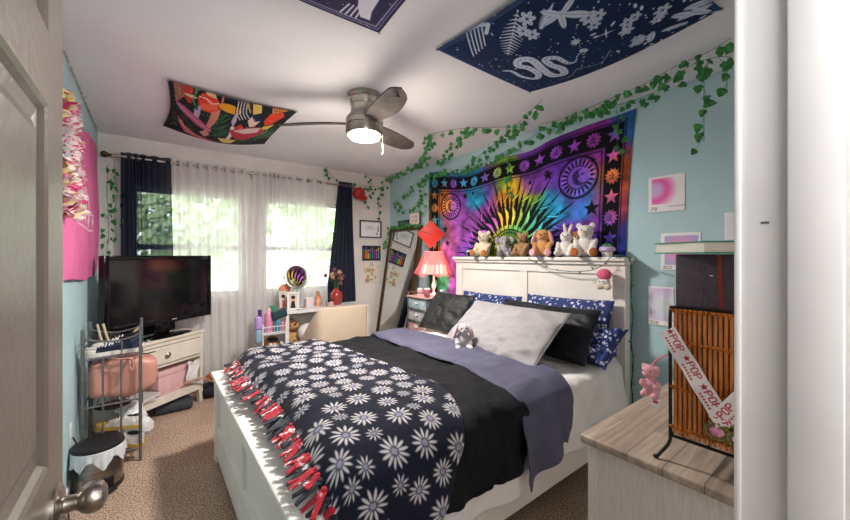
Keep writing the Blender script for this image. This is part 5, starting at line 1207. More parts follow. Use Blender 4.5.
# clutter on the carpet between stand and bed
cl = empty('dark_shoulder_bag', (0.48, 3.93, 0), 'dark cloth bag slumped on the carpet between the stand and the bed', 'bag')
b = MB(); b.ball((0.47, 3.93, 0.07), (0.13, 0.09, 0.07)); b.ball((0.53, 3.92, 0.10), (0.07, 0.07, 0.06)); b.build('bag_body', mat('near_black_cloth', '#23242c', 0.9), cl, remesh=0.006)
MB().tube(smooth_path([(0.40, 3.88, 0.10), (0.43, 3.85, 0.15), (0.50, 3.84, 0.16), (0.56, 3.86, 0.11)]), 0.008).build('handle', mat('near_black_strap', '#2b2c34', 0.8), cl)
o = MB(); o.ball((0.50, 3.96, 0.185), (0.075, 0.05, 0.042)); o.ball((0.455, 3.965, 0.175), (0.04, 0.04, 0.035)); o = o.build('orange_pouch', mat('burnt_orange_cloth', '#c9622a', 0.85, col2='#b05222', scale=30), remesh=0.005); tag(o, 'burnt orange pouch lying on top of the dark cloth bag', 'pouch')
o = MB(); o.ball((0.62, 3.86, 0.055), (0.10, 0.055, 0.05)); o.ball((0.56, 3.84, 0.045), (0.06, 0.05, 0.042)); o = o.build('brown_slipper', mat('tan_suede', '#b98a5a', 0.9), remesh=0.006); tag(o, 'tan suede slipper beside the dark bag near the bed corner', 'slipper')

# ---------------------------------------------------------------- metal shoe rack
sr = empty('shoe_rack', (-0.18, 3.17, 0), 'grey metal tube shoe rack with curved top rails standing along the blue wall', 'shoe rack')
GM = M['greymetal']; RX0, RX1, RY0, RY1, RT = -0.325, -0.05, 2.99, 3.33, 0.885
for x in (RX0, RX1):
    for y in (RY0, RY1):
        MB().cyl((x, y, 0), (x, y, RT), 0.0095, n=14).ball((x, y, RT), (0.0095, 0.0095, 0.006), u=12, v=8).build('post', GM, sr)
for y in (RY0, RY1):
    MB().tube(smooth_path([(RX0, y, RT-0.045), (RX0+0.05, y, RT-0.068), ((RX0+RX1)/2, y, RT-0.085), (RX1-0.05, y, RT-0.072), (RX1, y, RT-0.05)]), 0.006).build('curved_rail', GM, sr)
for x in (RX0, RX1):
    for z in (0.80, 0.76): MB().cyl((x, RY0, z), (x, RY1, z), 0.004, n=8).build('side_rail', GM, sr)
for z in (0.70, 0.405, 0.085):
    b = MB()
    for y in (RY0, RY1): b.cyl((RX0, y, z), (RX1, y, z), 0.006, n=10)
    for x in (RX0, RX1): b.cyl((x, RY0, z), (x, RY1, z), 0.005, n=10)
    for k in range(1, 9): b.cyl((RX0+(RX1-RX0)*k/9, RY0, z), (RX0+(RX1-RX0)*k/9, RY1, z), 0.0028, n=6)
    b.build('shelf', GM, sr)
for k in (1, 2): MB().cyl((RX0+(RX1-RX0)*(k+0.05)/3.15, RY0, 0.085), (RX0+(RX1-RX0)*(k+0.05)/3.15, RY0, 0.70), 0.0055, n=10).build('upright', GM, sr)
b = MB(); x = RX0+(RX1-RX0)*2.05/3.15; b.tube(smooth_path([(x, RY0, 0.70), (x+0.004, RY0, 0.78), (x-0.004, RY0+0.0, RT-0.082)]), 0.004); b.build('upright', GM, sr)
# sneakers
def sneaker(name, lab, base, ang, L, upper, sole, lace, low=False, tilt=0.0, toec=None, grp=None, cat='shoe'):
    root = empty(name, base, lab, cat, grp, rot=(0, tilt, ang)); k = L/0.27
    out = [(-0.135, 0), (-0.128, 0.026), (-0.09, 0.034), (-0.03, 0.029), (0.03, 0.040), (0.09, 0.046), (0.125, 0.032), (0.138, 0), (0.128, -0.030), (0.09, -0.040), (0.03, -0.033), (-0.03, -0.028), (-0.09, -0.033), (-0.128, -0.026)]
    P = [Vector((a, c_, 0)) for a, c_ in out]; P = smooth_path(P+[P[0]], 4)[:-1]
    MB().prism([(p.x*k, p.y*k) for p in P], 0.024*k).build('sole', sole, root, world=False, ang=40)
    b = MB(); bm = b.bm; rings = []
    for i in range(15):
        t = i/14; x = (-0.128+0.258*t)*k; w = np.interp(t, [0, .05, .2, .45, .7, .9, 1], [.010, .026, .031, .029, .040, .034, .010])*k; h = np.interp(t, [0, .1, .3, .45, .6, .8, .95, 1], [.085, .092, .080, .078, .062, .045, .032, .024])*k
        ring = []
        for j in range(12):
            a = PI*j/11; ring.append(bm.verts.new((x, w*math.cos(a), 0.022*k+max(0.0, (h-0.02*k))*math.sin(a)**0.7)))
        rings.append(ring)
    for A, B in zip(rings, rings[1:]):
        for j in range(11): bm.faces.new((A[j], A[j+1], B[j+1], B[j]))
    for R_ in (rings[0], rings[-1]): bm.faces.new(R_)
    b.build('upper', upper, root, world=False, ang=60)
    MB().ball((0.095*k, 0.002*k, 0.030*k), (0.042*k, 0.040*k, 0.024*k)).build('toe_cap', toec or sole, root, world=False)
    MB().ball((-0.070*k, 0, 0.088*k), (0.045*k, 0.020*k, 0.012*k)).build('opening', M['black'], root, world=False)
    b = MB()
    for j in range(6):
        x = (-0.020+j*0.016)*k; z = (0.083-j*0.0065)*k; s_ = 1 if j % 2 else -1
        b.tube(smooth_path([(x-0.004*k, -0.026*k, z-0.014*k), (x, 0, z+0.006*k), (x+s_*0.008*k, 0.026*k, z-0.014*k)], 4), 0.0032*k, n=6); b.tube(smooth_path([(x+0.006*k, 0.026*k, z-0.014*k), (x, 0, z+0.007*k), (x-s_*0.004*k, -0.026*k, z-0.014*k)], 4), 0.0032*k, n=6)
    b.build('laces', lace, root, world=False); return root
navy = mat('navy_canvas', '#27324d', 0.85, col2='#1f2940', scale=60); rubber = mat('white_rubber', '#e3dfd8', 0.55)
sneaker('sneaker', 'navy canvas sneaker with white sole on the top shelf of the shoe rack', (-0.19, 3.06, 0.707), PI+0.05, 0.29, navy, rubber, M['white'])
sneaker('sneaker', 'second navy sneaker behind the first on the top shelf of the shoe rack', (-0.17, 3.20, 0.707), PI-0.06, 0.28, navy, rubber, M['white'])
wl = mat('white_knit', '#ddd8d0', 0.8, col2='#c4beb6', scale=40); gum = mat('mustard_rubber', '#c9a24a', 0.6)
sneaker('sneaker', 'white sneaker with mustard sole leaning on the bottom shelf of the shoe rack', (-0.15, 3.06, 0.10), 2.7, 0.26, wl, gum, M['white'], tilt=-0.12)
sneaker('sneaker', 'white sneaker with mustard sole stacked crosswise above the lower white one', (-0.16, 3.12, 0.195), 3.0, 0.25, wl, gum, M['white'], tilt=-0.15)
o = MB(); r9 = random.Random(3)
o.ball((-0.09, 3.17, 0.21), (0.075, 0.09, 0.10)); o.ball((-0.03, 3.12, 0.17), (0.05, 0.06, 0.06)); o.ball((-0.12, 3.22, 0.28), (0.08, 0.06, 0.03)); o = o.build('plastic_bag', mat('thin_white_plastic', '#e6e6e8', 0.35), remesh=0.006)
dm = o.modifiers.new('crumple', 'DISPLACE'); tx = bpy.data.textures.new('crumple', 'CLOUDS'); tx.noise_scale = 0.05; dm.texture = tx; dm.strength = 0.03; dm.mid_level = 0.5
tag(o, 'crumpled white plastic bag on the bottom shelf of the shoe rack', 'plastic bag')
b = MB(); b.ball((-0.20, 3.24, 0.32), (0.10, 0.07, 0.022)); b = b.build('dark_sandal', mat('dark_brown_leather', '#4a3428', 0.5)); tag(b, 'dark brown flat shoe lying above the plastic bag in the shoe rack', 'shoe')
sdl = empty('strappy_sandal', (-0.26, 3.24, 0.71), 'cream strappy sandal standing upright at the back of the shoe rack top shelf', 'sandal')
cs = mat('cream_leather', '#d9c7a3', 0.5)
for (x, dx) in ((-0.285, 0.035), (-0.255, 0.04)): MB().tube(smooth_path([(x+dx, 3.27, 0.712), (x+dx*0.4, 3.28, 0.80), (x, 3.285, 0.875)]), 0.007).build('strap', cs, sdl)
MB().box((-0.24, 3.27, 0.712), (0.11, 0.05, 0.010), bev=0.004).build('sole', cs, sdl)
MB().tube(smooth_path([(-0.13, 3.27, 0.75), (-0.09, 3.265, 0.80), (-0.06, 3.26, 0.83)]), 0.008).build('strap', cs, sdl)
# handbag
hb = empty('handbag', (-0.15, 3.13, 0.41), 'blush pink leather handbag lying across the middle of the shoe rack', 'handbag')
M['blush'] = mat('blush_leather', '#d3988a', 0.42, col2='#c98d80', scale=5, bump=0.15, bscale=120)
n1, n2 = 40, 26
U, V = np.meshgrid(np.linspace(-1, 1, n1), np.linspace(-PI, PI, n2*2))
w_ = 0.165+0.02*np.sin(V)*0; X = -0.135+U*0.180; prof = (1-np.abs(U)**10)**0.4
Y = 3.13+prof*0.105*np.sign(np.cos(V))*np.abs(np.cos(V))**0.35*(1+0.05*np.sin(U*5)); Z = 0.545+prof*(0.125+0.012*np.sin(U*4+1)-0.02*np.clip(U, 0, 1))*np.sign(np.sin(V))*np.abs(np.sin(V))**0.35
grid_mesh('bag_body', X, Y, Z, M['blush'], hb)
MB().tube(smooth_path([(-0.21, 3.03, 0.665), (-0.20, 3.00, 0.69), (-0.16, 2.975, 0.686), (-0.10, 2.972, 0.68), (-0.085, 2.972, 0.64), (-0.09, 2.974, 0.60), (-0.10, 2.975, 0.62), (-0.105, 3.01, 0.66)]), 0.005).build('handle', M['blush'], hb)
MB().tube([(-0.30+0.33*k/20, 3.13, 0.668+0.004*math.sin(k)) for k in range(21)], 0.004).build('zip', M['black'], hb)

# ---------------------------------------------------------------- pedal bin
tb = empty('pedal_bin', (-0.225, 2.80, 0), 'small brushed steel pedal bin with black lid and white liner beside the shoe rack', 'bin')
bx_, by_ = -0.238, 2.80
M['steel'] = mat('brushed_steel', '#9c9893', 0.3, 1.0, col2='#86827e', scale=5, stretch=(1, 1, 40))
MB().lathe([(0, 0.02), (0.108, 0.02), (0.110, 0.03), (0.114, 0.23), (0.112, 0.235), (0.10, 0.232), (0.0, 0.232)], c=(bx_, by_, 0), n=48).build('body', M['steel'], tb)
MB().lathe([(0, 0), (0.112, 0), (0.116, 0.006), (0.114, 0.024), (0.108, 0.028), (0, 0.028)], c=(bx_, by_, 0), n=48).build('base_ring', M['black'], tb)
MB().lathe([(0.118, 0.238), (0.120, 0.246), (0.116, 0.258), (0.098, 0.266), (0.05, 0.269), (0, 0.270)], c=(bx_, by_, 0), n=48).lathe([(0, 0.237), (0.118, 0.238)], c=(bx_, by_, 0), n=48).build('lid', mat('black_lid_plastic', '#17171a', 0.5, bump=0.3, bscale=60), tb)
th = np.linspace(0, 2*PI, 97); U, V = np.meshgrid(th, np.linspace(0, 1, 14))
dr_ = 0.045+0.035*np.abs(vn(U*2.2, U*0+3))*2+0.03*np.abs(np.sin(U*3.5))**3
rad = 0.119+0.004*np.sin(U*9)*V+0.003*V+0.005*np.sin(U*23)*V
grid_mesh('liner', bx_+rad*np.cos(U), by_+rad*np.sin(U), 0.240-V*dr_, mat('thin_white_liner', '#e3e6ea', 0.35), tb, thick=0.0012)
b = MB(); b.box((bx_+0.062, by_-0.115, 0.022), (0.045, 0.05, 0.010), rot=(0.15, 0, 0.5), bev=0.003); b.box((bx_+0.050, by_-0.098, 0.05), (0.05, 0.02, 0.07), rot=(0, 0, 0.5), bev=0.005); b.build('pedal', M['black'], tb)
ol = empty('outlet_cover', (XL, 2.83, 0.3), 'white socket plate on the blue wall behind the pedal bin', 'socket'); MB().span((XL, 2.80, 0.27), (XL+0.006, 2.87, 0.385), bev=0.003).build('plate', M['white'], ol)
for z in (0.305, 0.35): MB().span((XL+0.0055, 2.822, z-0.012), (XL+0.0085, 2.848, z+0.012), bev=0.003).build('socket_face', M['cyanlight'], ol)
o = MB().tube(smooth_path([(XL+0.012, 2.835, 0.305), (XL+0.03, 2.80, 0.25), (XL+0.02, 2.70, 0.10), (XL+0.03, 2.55, 0.012), (-0.30, 2.40, 0.008), (-0.31, 2.15, 0.008)]), 0.004).build('power_cable', M['black']); tag(o, 'black power cable running down the blue wall behind the pedal bin', 'cable')

# ---------------------------------------------------------------- pink throw and garland on the left wall
cv = Canvas(1.55, 1.06, 0.006, '#df72a8'); cv.a *= (1+0.12*fbm(cv.X*3, cv.Y*3))[..., None]
for k in range(9): 
    cv.line([(p.x, p.y) for p in smooth_path([Vector((0.55+0.05*k, 0.95-0.03*k, 0)), Vector((0.62+0.055*k, 0.80-0.03*k, 0)), Vector((0.58+0.06*k, 0.62-0.03*k, 0))])], 0.016, '#ecd3e2')
cv.line([(0.55, 0.52), (1.20, 0.45)], 0.012, '#ecd3e2'); cv.line([(0.62, 0.40), (1.15, 0.34)], 0.012, '#ecd3e2')
for k in range(6): cv.ell(0.66+0.1*k, 0.46-0.01*k, 0.02, 0.03, '#ecd3e2')
pt = empty('pink_throw', (XL, 3.2, 1.7), 'pink cloth with pale print pinned to the blue wall left of the television', 'wall cloth')
u, v = np.meshgrid(np.linspace(0, 1, cv.nx), np.linspace(0, 1, cv.ny))
yy = 2.15+1.72*u; top = 2.24-0.13*np.sin(PI*np.clip(u/0.75, 0, 1))-0.03*u; bot = 1.19+0.02*np.sin(u*7)+0.02*u
zz = bot+(top-bot)*v; xx = XL+0.010+0.018*np.abs(np.sin(u*13+v*2))*(1-0.5*v)+0.02*np.sin(PI*v)*(1-v)+0.006*np.abs(fbm(u*8, v*6))
grid_mesh('cloth', xx, yy, zz, V0, pt, cv.a, thick=0.003)
rf = empty('ruffled_garland', (XL+0.07, 2.62, 1.9), 'white, pink and yellow ruffled garland hanging over the pink cloth', 'garland')
rm = [mat('ruffle_pink', '#e0568c', 0.9, col2='#f3d7e0', scale=14, lo=0.45, hi=0.5), mat('ruffle_white', '#f6ecec', 0.9, col2='#f5ea9c', scale=9, lo=0.40, hi=0.48)]
r7 = random.Random(8)
for m_i in (0, 1):
    b = MB(); bm = b.bm
    for k in range(260):
        z = r7.uniform(1.54, 2.02); c = Vector((XL+0.055+r7.uniform(-0.015, 0.03), 2.14+0.45*(2.06-z)+r7.uniform(-0.12, 0.10), z)); a = r7.uniform(0, 2*PI); d = Vector((0.5+r7.random(), math.cos(a), math.sin(a)*0.6)).normalized(); sd = d.orthogonal().normalized(); s_ = r7.uniform(0.022, 0.038); prev = None
        for i in range(5):
            t = i/4; p = c+sd*(t-0.5)*2*s_+d*0.012*math.sin(t*9+k); q_ = p+d*s_*0.8
            cur = (bm.verts.new(p), bm.verts.new(q_))
            if prev: bm.faces.new((prev[0], cur[0], cur[1], prev[1]))
            prev = cur
    b.build('ruffle', rm[m_i], rf, smooth=False, thick=0.001)

# ---------------------------------------------------------------- framed pictures in the far corner
def frame(name, lab, px0, px1, pyt, pyb, draw, fc, bw=0.014, Y=YW-0.002, cat='picture', group=None, th=0.016):
    a = on_y(px0, pyt, Y); b_ = on_y(px1, pyb, Y); c_ = on_y(px0, pyb, Y); x0, x1, z1, z0 = a.x, b_.x, (a.z), (c_.z)
    root = empty(name, ((x0+x1)/2, Y, z0), lab, cat, group)
    if bw:
        q = MB(); q.span((x0, Y-th, z0), (x0+bw, Y, z1)); q.span((x1-bw, Y-th, z0), (x1, Y, z1)); q.span((x0+bw, Y-th, z0), (x1-bw, Y, z0+bw)); q.span((x0+bw, Y-th, z1-bw), (x1-bw, Y, z1)); q.build('frame', fc, root, smooth=False)
    cv = Canvas(x1-x0-2*bw, z1-z0-2*bw, 0.004, '#eceaec'); draw(cv)
    flat_print('print', cv, (x0+bw, Y-0.005, z0+bw), (1, 0, 0), (0, 0, 1), V0, root, thick=0.002); return root
def D1(cv):
    w, h = cv.w, cv.h; cv.rect(0.012, 0.012, w-0.012, h-0.012, '#f2f1f4')
    for k in range(4): cv.line([(w*0.2, h*(0.7-0.09*k)), (w*0.7, h*(0.72-0.09*k))], 0.003, '#9a98a6')
    cv.line([(w*0.35, h*0.55), (w*0.42, h*0.68), (w*0.5, h*0.52), (w*0.58, h*0.62)], 0.005, '#77758a')
    cv.star(w*0.82, h*0.22, 0.022, '#c94a5a', 5); 
    for k in range(5): cv.rect(w*0.84, h*(0.35+0.08*k), w*0.92, h*(0.39+0.08*k), '#3a3f5a')
def D2(cv):
    cv.a[:] = hx('#2a2a3c'); cs = ['#b33a4a', '#e08a3c', '#d9c94a', '#4f9a5a', '#3a6fb0', '#7a4aa0', '#c04a8a', '#4fa3b0']
    for k in range(8):
        x = cv.w*(k+0.5)/8; cv.rect(x-0.010, cv.h*0.08, x+0.010, cv.h*(0.55+0.25*math.sin(k*2.1)**2), cs[k]); cv.ell(x, cv.h*(0.7+0.15*math.sin(k*2.1)), 0.012, 0.018, cs[(k+3) % 8])
def D3(cv):
    cv.a[:] = hx('#e9dfd0'); r = random.Random(4)
    for k in range(16):
        x, y = r.uniform(0.02, cv.w-0.02), r.uniform(0.02, cv.h-0.02); c_ = r.choice(['#d9a04a', '#c9705a', '#8aa06a', '#b0a0c0']); cv.ell(x, y, r.uniform(0.012, 0.026), None, c_, ring=0.008); cv.ell(x, y, 0.007, None, c_)
    for k in range(10): x, y = r.uniform(0, cv.w), r.uniform(0, cv.h); cv.line([(x, y), (x+r.uniform(-.05, .05), y+r.uniform(-.05, .05))], 0.005, '#7a9a6a')
frame('framed_certificate', 'white certificate in a thin black frame, top of three pictures by the corner', 359.5, 381, 220, 237.5, D1, M['black'])
frame('framed_print', 'colourful crayon-like print in a dark frame below the certificate', 362, 380, 245.5, 260.5, D2, mat('dark_red_frame', '#3a2228', 0.5), bw=0.010)
frame('floral_print', 'unframed cream floral paper, lowest picture beside the curtain', 364, 379, 263, 283, D3, None, bw=0)
# ---------------------------------------------------------------- leaning mirror
mr = empty('leaning_mirror', (2.30, 3.75, 0), 'tall dark framed mirror leaning in the corner with ivy along its top', 'mirror')
yA, yB = 4.11, 3.40; tilt = math.atan2(0.275, 1.71); Hm = 1.735
MTX = Matrix.Translation((2.30, yA, 0.0)) @ Matrix.Rotation(tilt, 4, 'Y') @ Matrix.Rotation(-PI/2, 4, 'Z')
# local: x along the width (towards -y), z up the frame, y = outwards behind
wd_ = yA-yB; bwm = 0.055
M['mframe'] = mat('dark_bronze_frame', '#3a2e22', 0.4, 0.3, col2='#6b5636', scale=30, stretch=(1, 1, 6))
def mb(name, a, c, m, bev=0.004): q = MB(); q.span(a, c, bev=bev); q._xf(list(q.bm.verts), MTX); return q.build(name, m, mr, smooth=False)
mb('frame_side', (0, 0, 0), (bwm, 0.03, Hm), M['mframe']); mb('frame_side', (wd_-bwm, 0, 0), (wd_, 0.03, Hm), M['mframe'])
mb('frame_rail', (bwm, 0.001, Hm-bwm), (wd_-bwm, 0.029, Hm), M['mframe']); mb('frame_rail', (bwm, 0.001, 0), (wd_-bwm, 0.029, bwm), M['mframe'])
for x in (0.012, 0.024, 0.036, wd_-0.017, wd_-0.029, wd_-0.041): mb('bead', (x, -0.004, 0.01), (x+0.004, 0.001, Hm-0.01), M['bronze'], 0.001)
mirror_m = mat('mirror_silver', '#dfe6e4', 0.01, 1.0, col2='#dfe6e4'); mb('mirror_glass', (bwm-0.003, 0.010, bwm-0.003), (wd_-bwm+0.003, 0.016, Hm-bwm+0.003), mirror_m, 0)
gpts = [MTX @ Vector((0.02+wd_*0.95*k/6, -0.02, Hm+0.012+0.01*math.sin(k*2))) for k in range(7)]
ivy(gpts, 48, 'ivy garland lying along the top rail of the leaning mirror', G, size=0.042, drop=0.0, spread=0.02)
ivy([MTX @ Vector((0.01, -0.02, Hm-0.01)), MTX @ Vector((-0.005, -0.03, Hm-0.12)), MTX @ Vector((-0.0, -0.02, Hm-0.26))], 26, 'short ivy end trailing down the left side of the leaning mirror', G, size=0.042)
# small frames standing on the mirror top
def little(name, lab, y0_, y1_, z0_, z1_, X_, draw, fm, bw=0.008):
    root = empty(name, (X_, (y0_+y1_)/2, z0_), lab, 'picture'); q = MB()
    q.span((X_, y1_, z0_), (X_+0.015, y0_, z1_)); q.build('frame', fm, root, smooth=False); cv = Canvas(y0_-y1_-2*bw, z1_-z0_-2*bw, 0.004, '#e8e2da'); draw(cv)
    flat_print('print', cv, (X_-0.001, y0_-bw, z0_+bw), (0, -1, 0), (0, 0, 1), V0, root, thick=0.001)
def DG(cv):
    cv.a[:] = hx('#2f5a45'); 
    for k in range(7): cv.line([(0.01+k*cv.w/7, cv.h*0.3), (0.025+k*cv.w/7, cv.h*0.7)], 0.006, '#a9c9b0')
def DS(cv):
    cv.rect(0.0, 0.0, cv.w, cv.h, '#ece3d8'); cv.ell(cv.w*0.35, cv.h*0.5, 0.022, 0.035, '#c98a7a', ring=0.007); cv.ell(cv.w*0.68, cv.h*0.5, 0.022, 0.035, '#6a5a5a', ring=0.007)
zt_m = (MTX @ Vector((0, 0, Hm))).z
little('green_sign', 'narrow dark green plaque standing among ivy on the leaning mirror top', 3.92, 3.68, zt_m+0.004, zt_m+0.085, 2.575, DG, M['black'])
little('small_framed_drawing', 'small dark red framed drawing of two figures on the mirror top', 3.655, 3.44, zt_m+0.004, zt_m+0.165, 2.575, DS, mat('maroon_frame', '#5a2430', 0.5))
# ---------------------------------------------------------------- drawer cart, lamp, graduation cap
ct = empty('drawer_cart', (2.39, 3.0, 0), 'chrome drawer cart with clear pastel drawers between mirror and headboard', 'drawer cart')
cx0, cx1, cy0, cy1, cz = 2.22, 2.555, 2.84, 3.17, 0.90
for x in (cx0, cx1):
    for y in (cy0, cy1): MB().cyl((x, y, 0.03), (x, y, cz+0.06), 0.009, n=12).build('post', M['chrome'], ct); MB().ball((x, y, 0.022), (0.012, 0.02, 0.022), u=12, v=8).build('caster', M['black'], ct)
clear = [mat('clear_'+n, c_, 0.2, col2=c2, scale=30, lo=0.4, hi=0.6) for n, c_, c2 in (('aqua', '#b9c9cc', '#8fa8b4'), ('grey', '#c4c3c8', '#9a9aa6'), ('pink', '#dcb9b4', '#b58a86'), ('mint', '#a9c4bc', '#7f9e9c'))]
for k in range(7):
    z = cz-0.125*(k+1)+0.01; q = MB()
    q.span((cx0-0.008, cy0+0.014, z), (cx1-0.01, cy1-0.014, z+0.092), bev=0.008); d_ = q.build('drawer', clear[k % 4], ct)
    q = MB(); q.tube([(cx0-0.012, cy0+0.01, z+0.098), (cx0-0.012, cy1-0.01, z+0.098)], 0.004); q.tube([(cx0, cy0, z-0.008), (cx1, cy0, z-0.008)], 0.005); q.tube([(cx0, cy0, z-0.008), (cx0, cy1, z-0.008)], 0.005); q.tube([(cx0, cy1, z-0.008), (cx1, cy1, z-0.008)], 0.005); q.build('runner', M['chrome'], ct)
    q = MB(); q.ball((cx0-0.016, (cy0+cy1)/2, z+0.06), (0.008, 0.03, 0.010)); q.build('handle', M['white'], d_)
MB().span((cx0-0.02, cy0-0.02, cz), (cx1+0.015, cy1+0.02, cz+0.014), bev=0.005).build('top_tray', mat('pinkish_tray', '#c9a8a4', 0.4), ct)
MB().tube(smooth_path([(cx0, cy1+0.01, cz+0.055), (cx0-0.02, (cy0+cy1)/2, cz+0.06), (cx0, cy0-0.01, cz+0.055)]), 0.007).build('tray_rail', mat('copper_tube', '#b77f6a', 0.3, 0.8), ct)
lm = empty('table_lamp', (2.44, 3.0, cz+0.014), 'small table lamp with a pink tulle ruffled shade on the drawer cart', 'table lamp')
lx, ly = 2.44, 3.0
M['lshade'] = mat('warm_cream_shade', '#f7cfc0', 0.8, emit='#ffb79a', es=0.9)
MB().lathe([(0, 0), (0.055, 0), (0.055, 0.012), (0.03, 0.02), (0.012, 0.03), (0.012, 0.06), (0.024, 0.085), (0.026, 0.11), (0.014, 0.135), (0.010, 0.16), (0.010, 0.30), (0, 0.30)], c=(lx, ly, cz+0.0145), n=28).build('lamp_base', M['white'], lm)
MB().lathe([(0.150, 0.235), (0.095, 0.455)], c=(lx, ly, cz+0.014), n=40).build('lamp_shade', M['lshade'], lm, thick=0.003)
tulle = sheer_mat('pink_tulle', '#f0909a', 0.55)
U, V = np.meshgrid(np.linspace(0, 2*PI, 240), np.linspace(0, 1, 20))
rad = 0.103+0.07*V+0.022*np.sin(U*14+V*3)*V+0.025*np.sin(U*5+1)*V; Zz = cz+0.014+0.462-0.21*V-0.05*V*np.abs(np.sin(U*2.5))
grid_mesh('ruffle', lx+rad*np.cos(U), ly+rad*np.sin(U), Zz, tulle, lm)
U2 = 0.100+0.05*V+0.02*np.sin(U*11)*V; grid_mesh('ruffle', lx+U2*np.cos(U), ly+U2*np.sin(U), cz+0.014+0.475-0.14*V, tulle, lm)
light('table_lamp_bulb', 'POINT', (lx, ly, cz+0.36), (0, 0, 0), 2.2, (1.0, 0.72, 0.55), 0.03)
gc = empty('graduation_cap', (2.40, 3.05, 1.58), 'bright red square graduation cap propped above the pink lamp', 'graduation cap')
redc = mat('red_satin_cloth', '#e0301f', 0.5, col2='#cf2a1b', scale=6)
cN = (Vector((0, 0, 1.45))-Vector((2.42, 3.03, 1.56))).normalized(); R1 = Vector((-cN.y, cN.x, 0)).normalized()*-1; U1 = R1.cross(cN).normalized(); 
if U1.z < 0: U1 = -U1
GMx = Matrix((( *R1, 0), (*U1, 0), (*cN, 0), (0, 0, 0, 1))).transposed(); GMx = Matrix.Translation((2.42, 3.03, 1.578)) @ Matrix(((R1.x, U1.x, cN.x, 0), (R1.y, U1.y, cN.y, 0), (R1.z, U1.z, cN.z, 0), (0, 0, 0, 1))) @ Matrix.Rotation(math.radians(47), 4, 'Z')
q = MB(); q.box((0, 0, 0), (0.218, 0.218, 0.008), bev=0.003); q._xf(list(q.bm.verts), GMx); q.build('board', redc, gc)
q = MB(); q.lathe([(0.070, -0.07), (0.078, -0.005)], n=32); q._xf(list(q.bm.verts), GMx); q.build('skull_cap', redc, gc, thick=0.003)
q = MB(); q.ball((0, 0, 0.006), (0.009, 0.009, 0.005)); q.tube(smooth_path([(0, 0, 0.007), (0.04, -0.02, 0.008), (0.09, -0.05, 0.007), (0.105, -0.06, -0.01)]), 0.0022, n=6); q._xf(list(q.bm.verts), GMx); q.build('tassel', mat('dark_red_cord', '#a81f16', 0.6), gc)
MB().cyl((2.44, 3.0, cz+0.30), (2.44, 3.0, 1.50), 0.004, n=8).build('finial_rod', M['chrome'], lm)
for (x, y, r, h, c_, nm, lab) in ((2.27, 2.90, 0.032, 0.075, '#d8597d', 'candle_jar', 'deep pink jar at the front of the drawer cart top'), (2.30, 3.07, 0.028, 0.06, '#e3b9c3', 'candle_jar', 'pale pink jar on the drawer cart top left of the deep pink one'), (2.45, 2.87, 0.024, 0.05, '#57b5b0', 'small_pot', 'small teal pot at the right end of the drawer cart top')):
    r_ = empty(nm, (x, y, cz+0.014), lab, 'jar'); MB().lathe([(0, 0), (r, 0), (r, h), (r-0.003, h+0.002), (0, h+0.002)], c=(x, y, cz+0.0145), n=24).build('jar_body', mat('jar_'+c_.strip('#'), c_, 0.25), r_); MB().lathe([(0, 0), (r+0.001, 0), (r+0.001, 0.014), (0, 0.015)], c=(x, y, cz+0.017+h), n=24).build('lid', M['white'], r_)

# ---------------------------------------------------------------- red cap at the rod end
rc = empty('hanging_red_cap', (2.05, 4.08, 2.10), 'round glossy red cap hanging at the right end of the curtain rod', 'cap')
redg = mat('glossy_red', '#b5241c', 0.3, col2='#a01d16')
q = MB(); c0 = Vector((2.075, 4.04, 2.125)); q.ball(c0, (0.085, 0.07, 0.078), rot=(0.3, 0.2, 0)); q.build('dome', redg, rc)
q = MB(); q.ball(c0+Vector((0.015, -0.045, -0.055)), (0.075, 0.055, 0.012), rot=(-0.5, 0.3, 0)); q.build('peak', redg, rc)
q = MB(); q.ball(c0+Vector((0.015, -0.01, 0.078)), 0.010); q.build('button', redg, rc)

# ---------------------------------------------------------------- desk and everything on it
dsk = empty('desk', (1.5, 3.85, 0), 'narrow white desk in front of the right window', 'desk'); W2 = mat('white_laminate', '#e4e2e2', 0.4, col2='#dddbdb'); DZ = 0.78
MB().span((1.08, 3.68, DZ-0.03), (2.03, 4.02, DZ), bev=0.003).build('desktop', W2, dsk, smooth=False)
for x in (1.085, 1.995): MB().span((x, 3.69, 0), (x+0.03, 4.01, DZ-0.0305), bev=0.002).build('side_panel', W2, dsk, smooth=False)
MB().span((1.1155, 3.995, 0.35), (1.9945, 4.008, DZ-0.031)).build('back_panel', W2, dsk, smooth=False); MB().span((1.1155, 3.70, 0.34), (1.54, 3.99, 0.36)).build('shelf', W2, dsk, smooth=False); MB().span((1.54, 3.70, 0), (1.56, 3.99, DZ-0.031)).build('divider', W2, dsk, smooth=False)
lp = mat('leopard_plush', '#c79a68', 0.95, col2='#5d3f24', scale=38, lo=0.42, hi=0.47); 
o = MB(); o.ball((1.20, 3.88, 0.60), (0.075, 0.09, 0.06)); o.ball((1.17, 3.86, 0.65), (0.045, 0.05, 0.035)); o.ball((1.20, 3.88, 0.45), (0.08, 0.09, 0.09)); o = o.build('leopard_cushion', lp, remesh=0.006); tag(o, 'leopard spotted cushion stuffed on the desk shelf', 'cushion')
o = MB().ball((1.325, 3.76, 0.53), (0.10, 0.085, 0.095)).build('white_cushion', F['white']); tag(o, 'round white fluffy cushion on the desk shelf beside the chair', 'cushion')
o = MB().ball((1.23, 3.70, 0.33), (0.12, 0.08, 0.075)).build('beige_cushion', fur('beige_fur', '#d6ccc0', '#c4b9ac')); tag(o, 'beige cushion bulging out at the lower left of the desk', 'cushion')
def at_desk(px, y): return on_y(px, 256, y).x
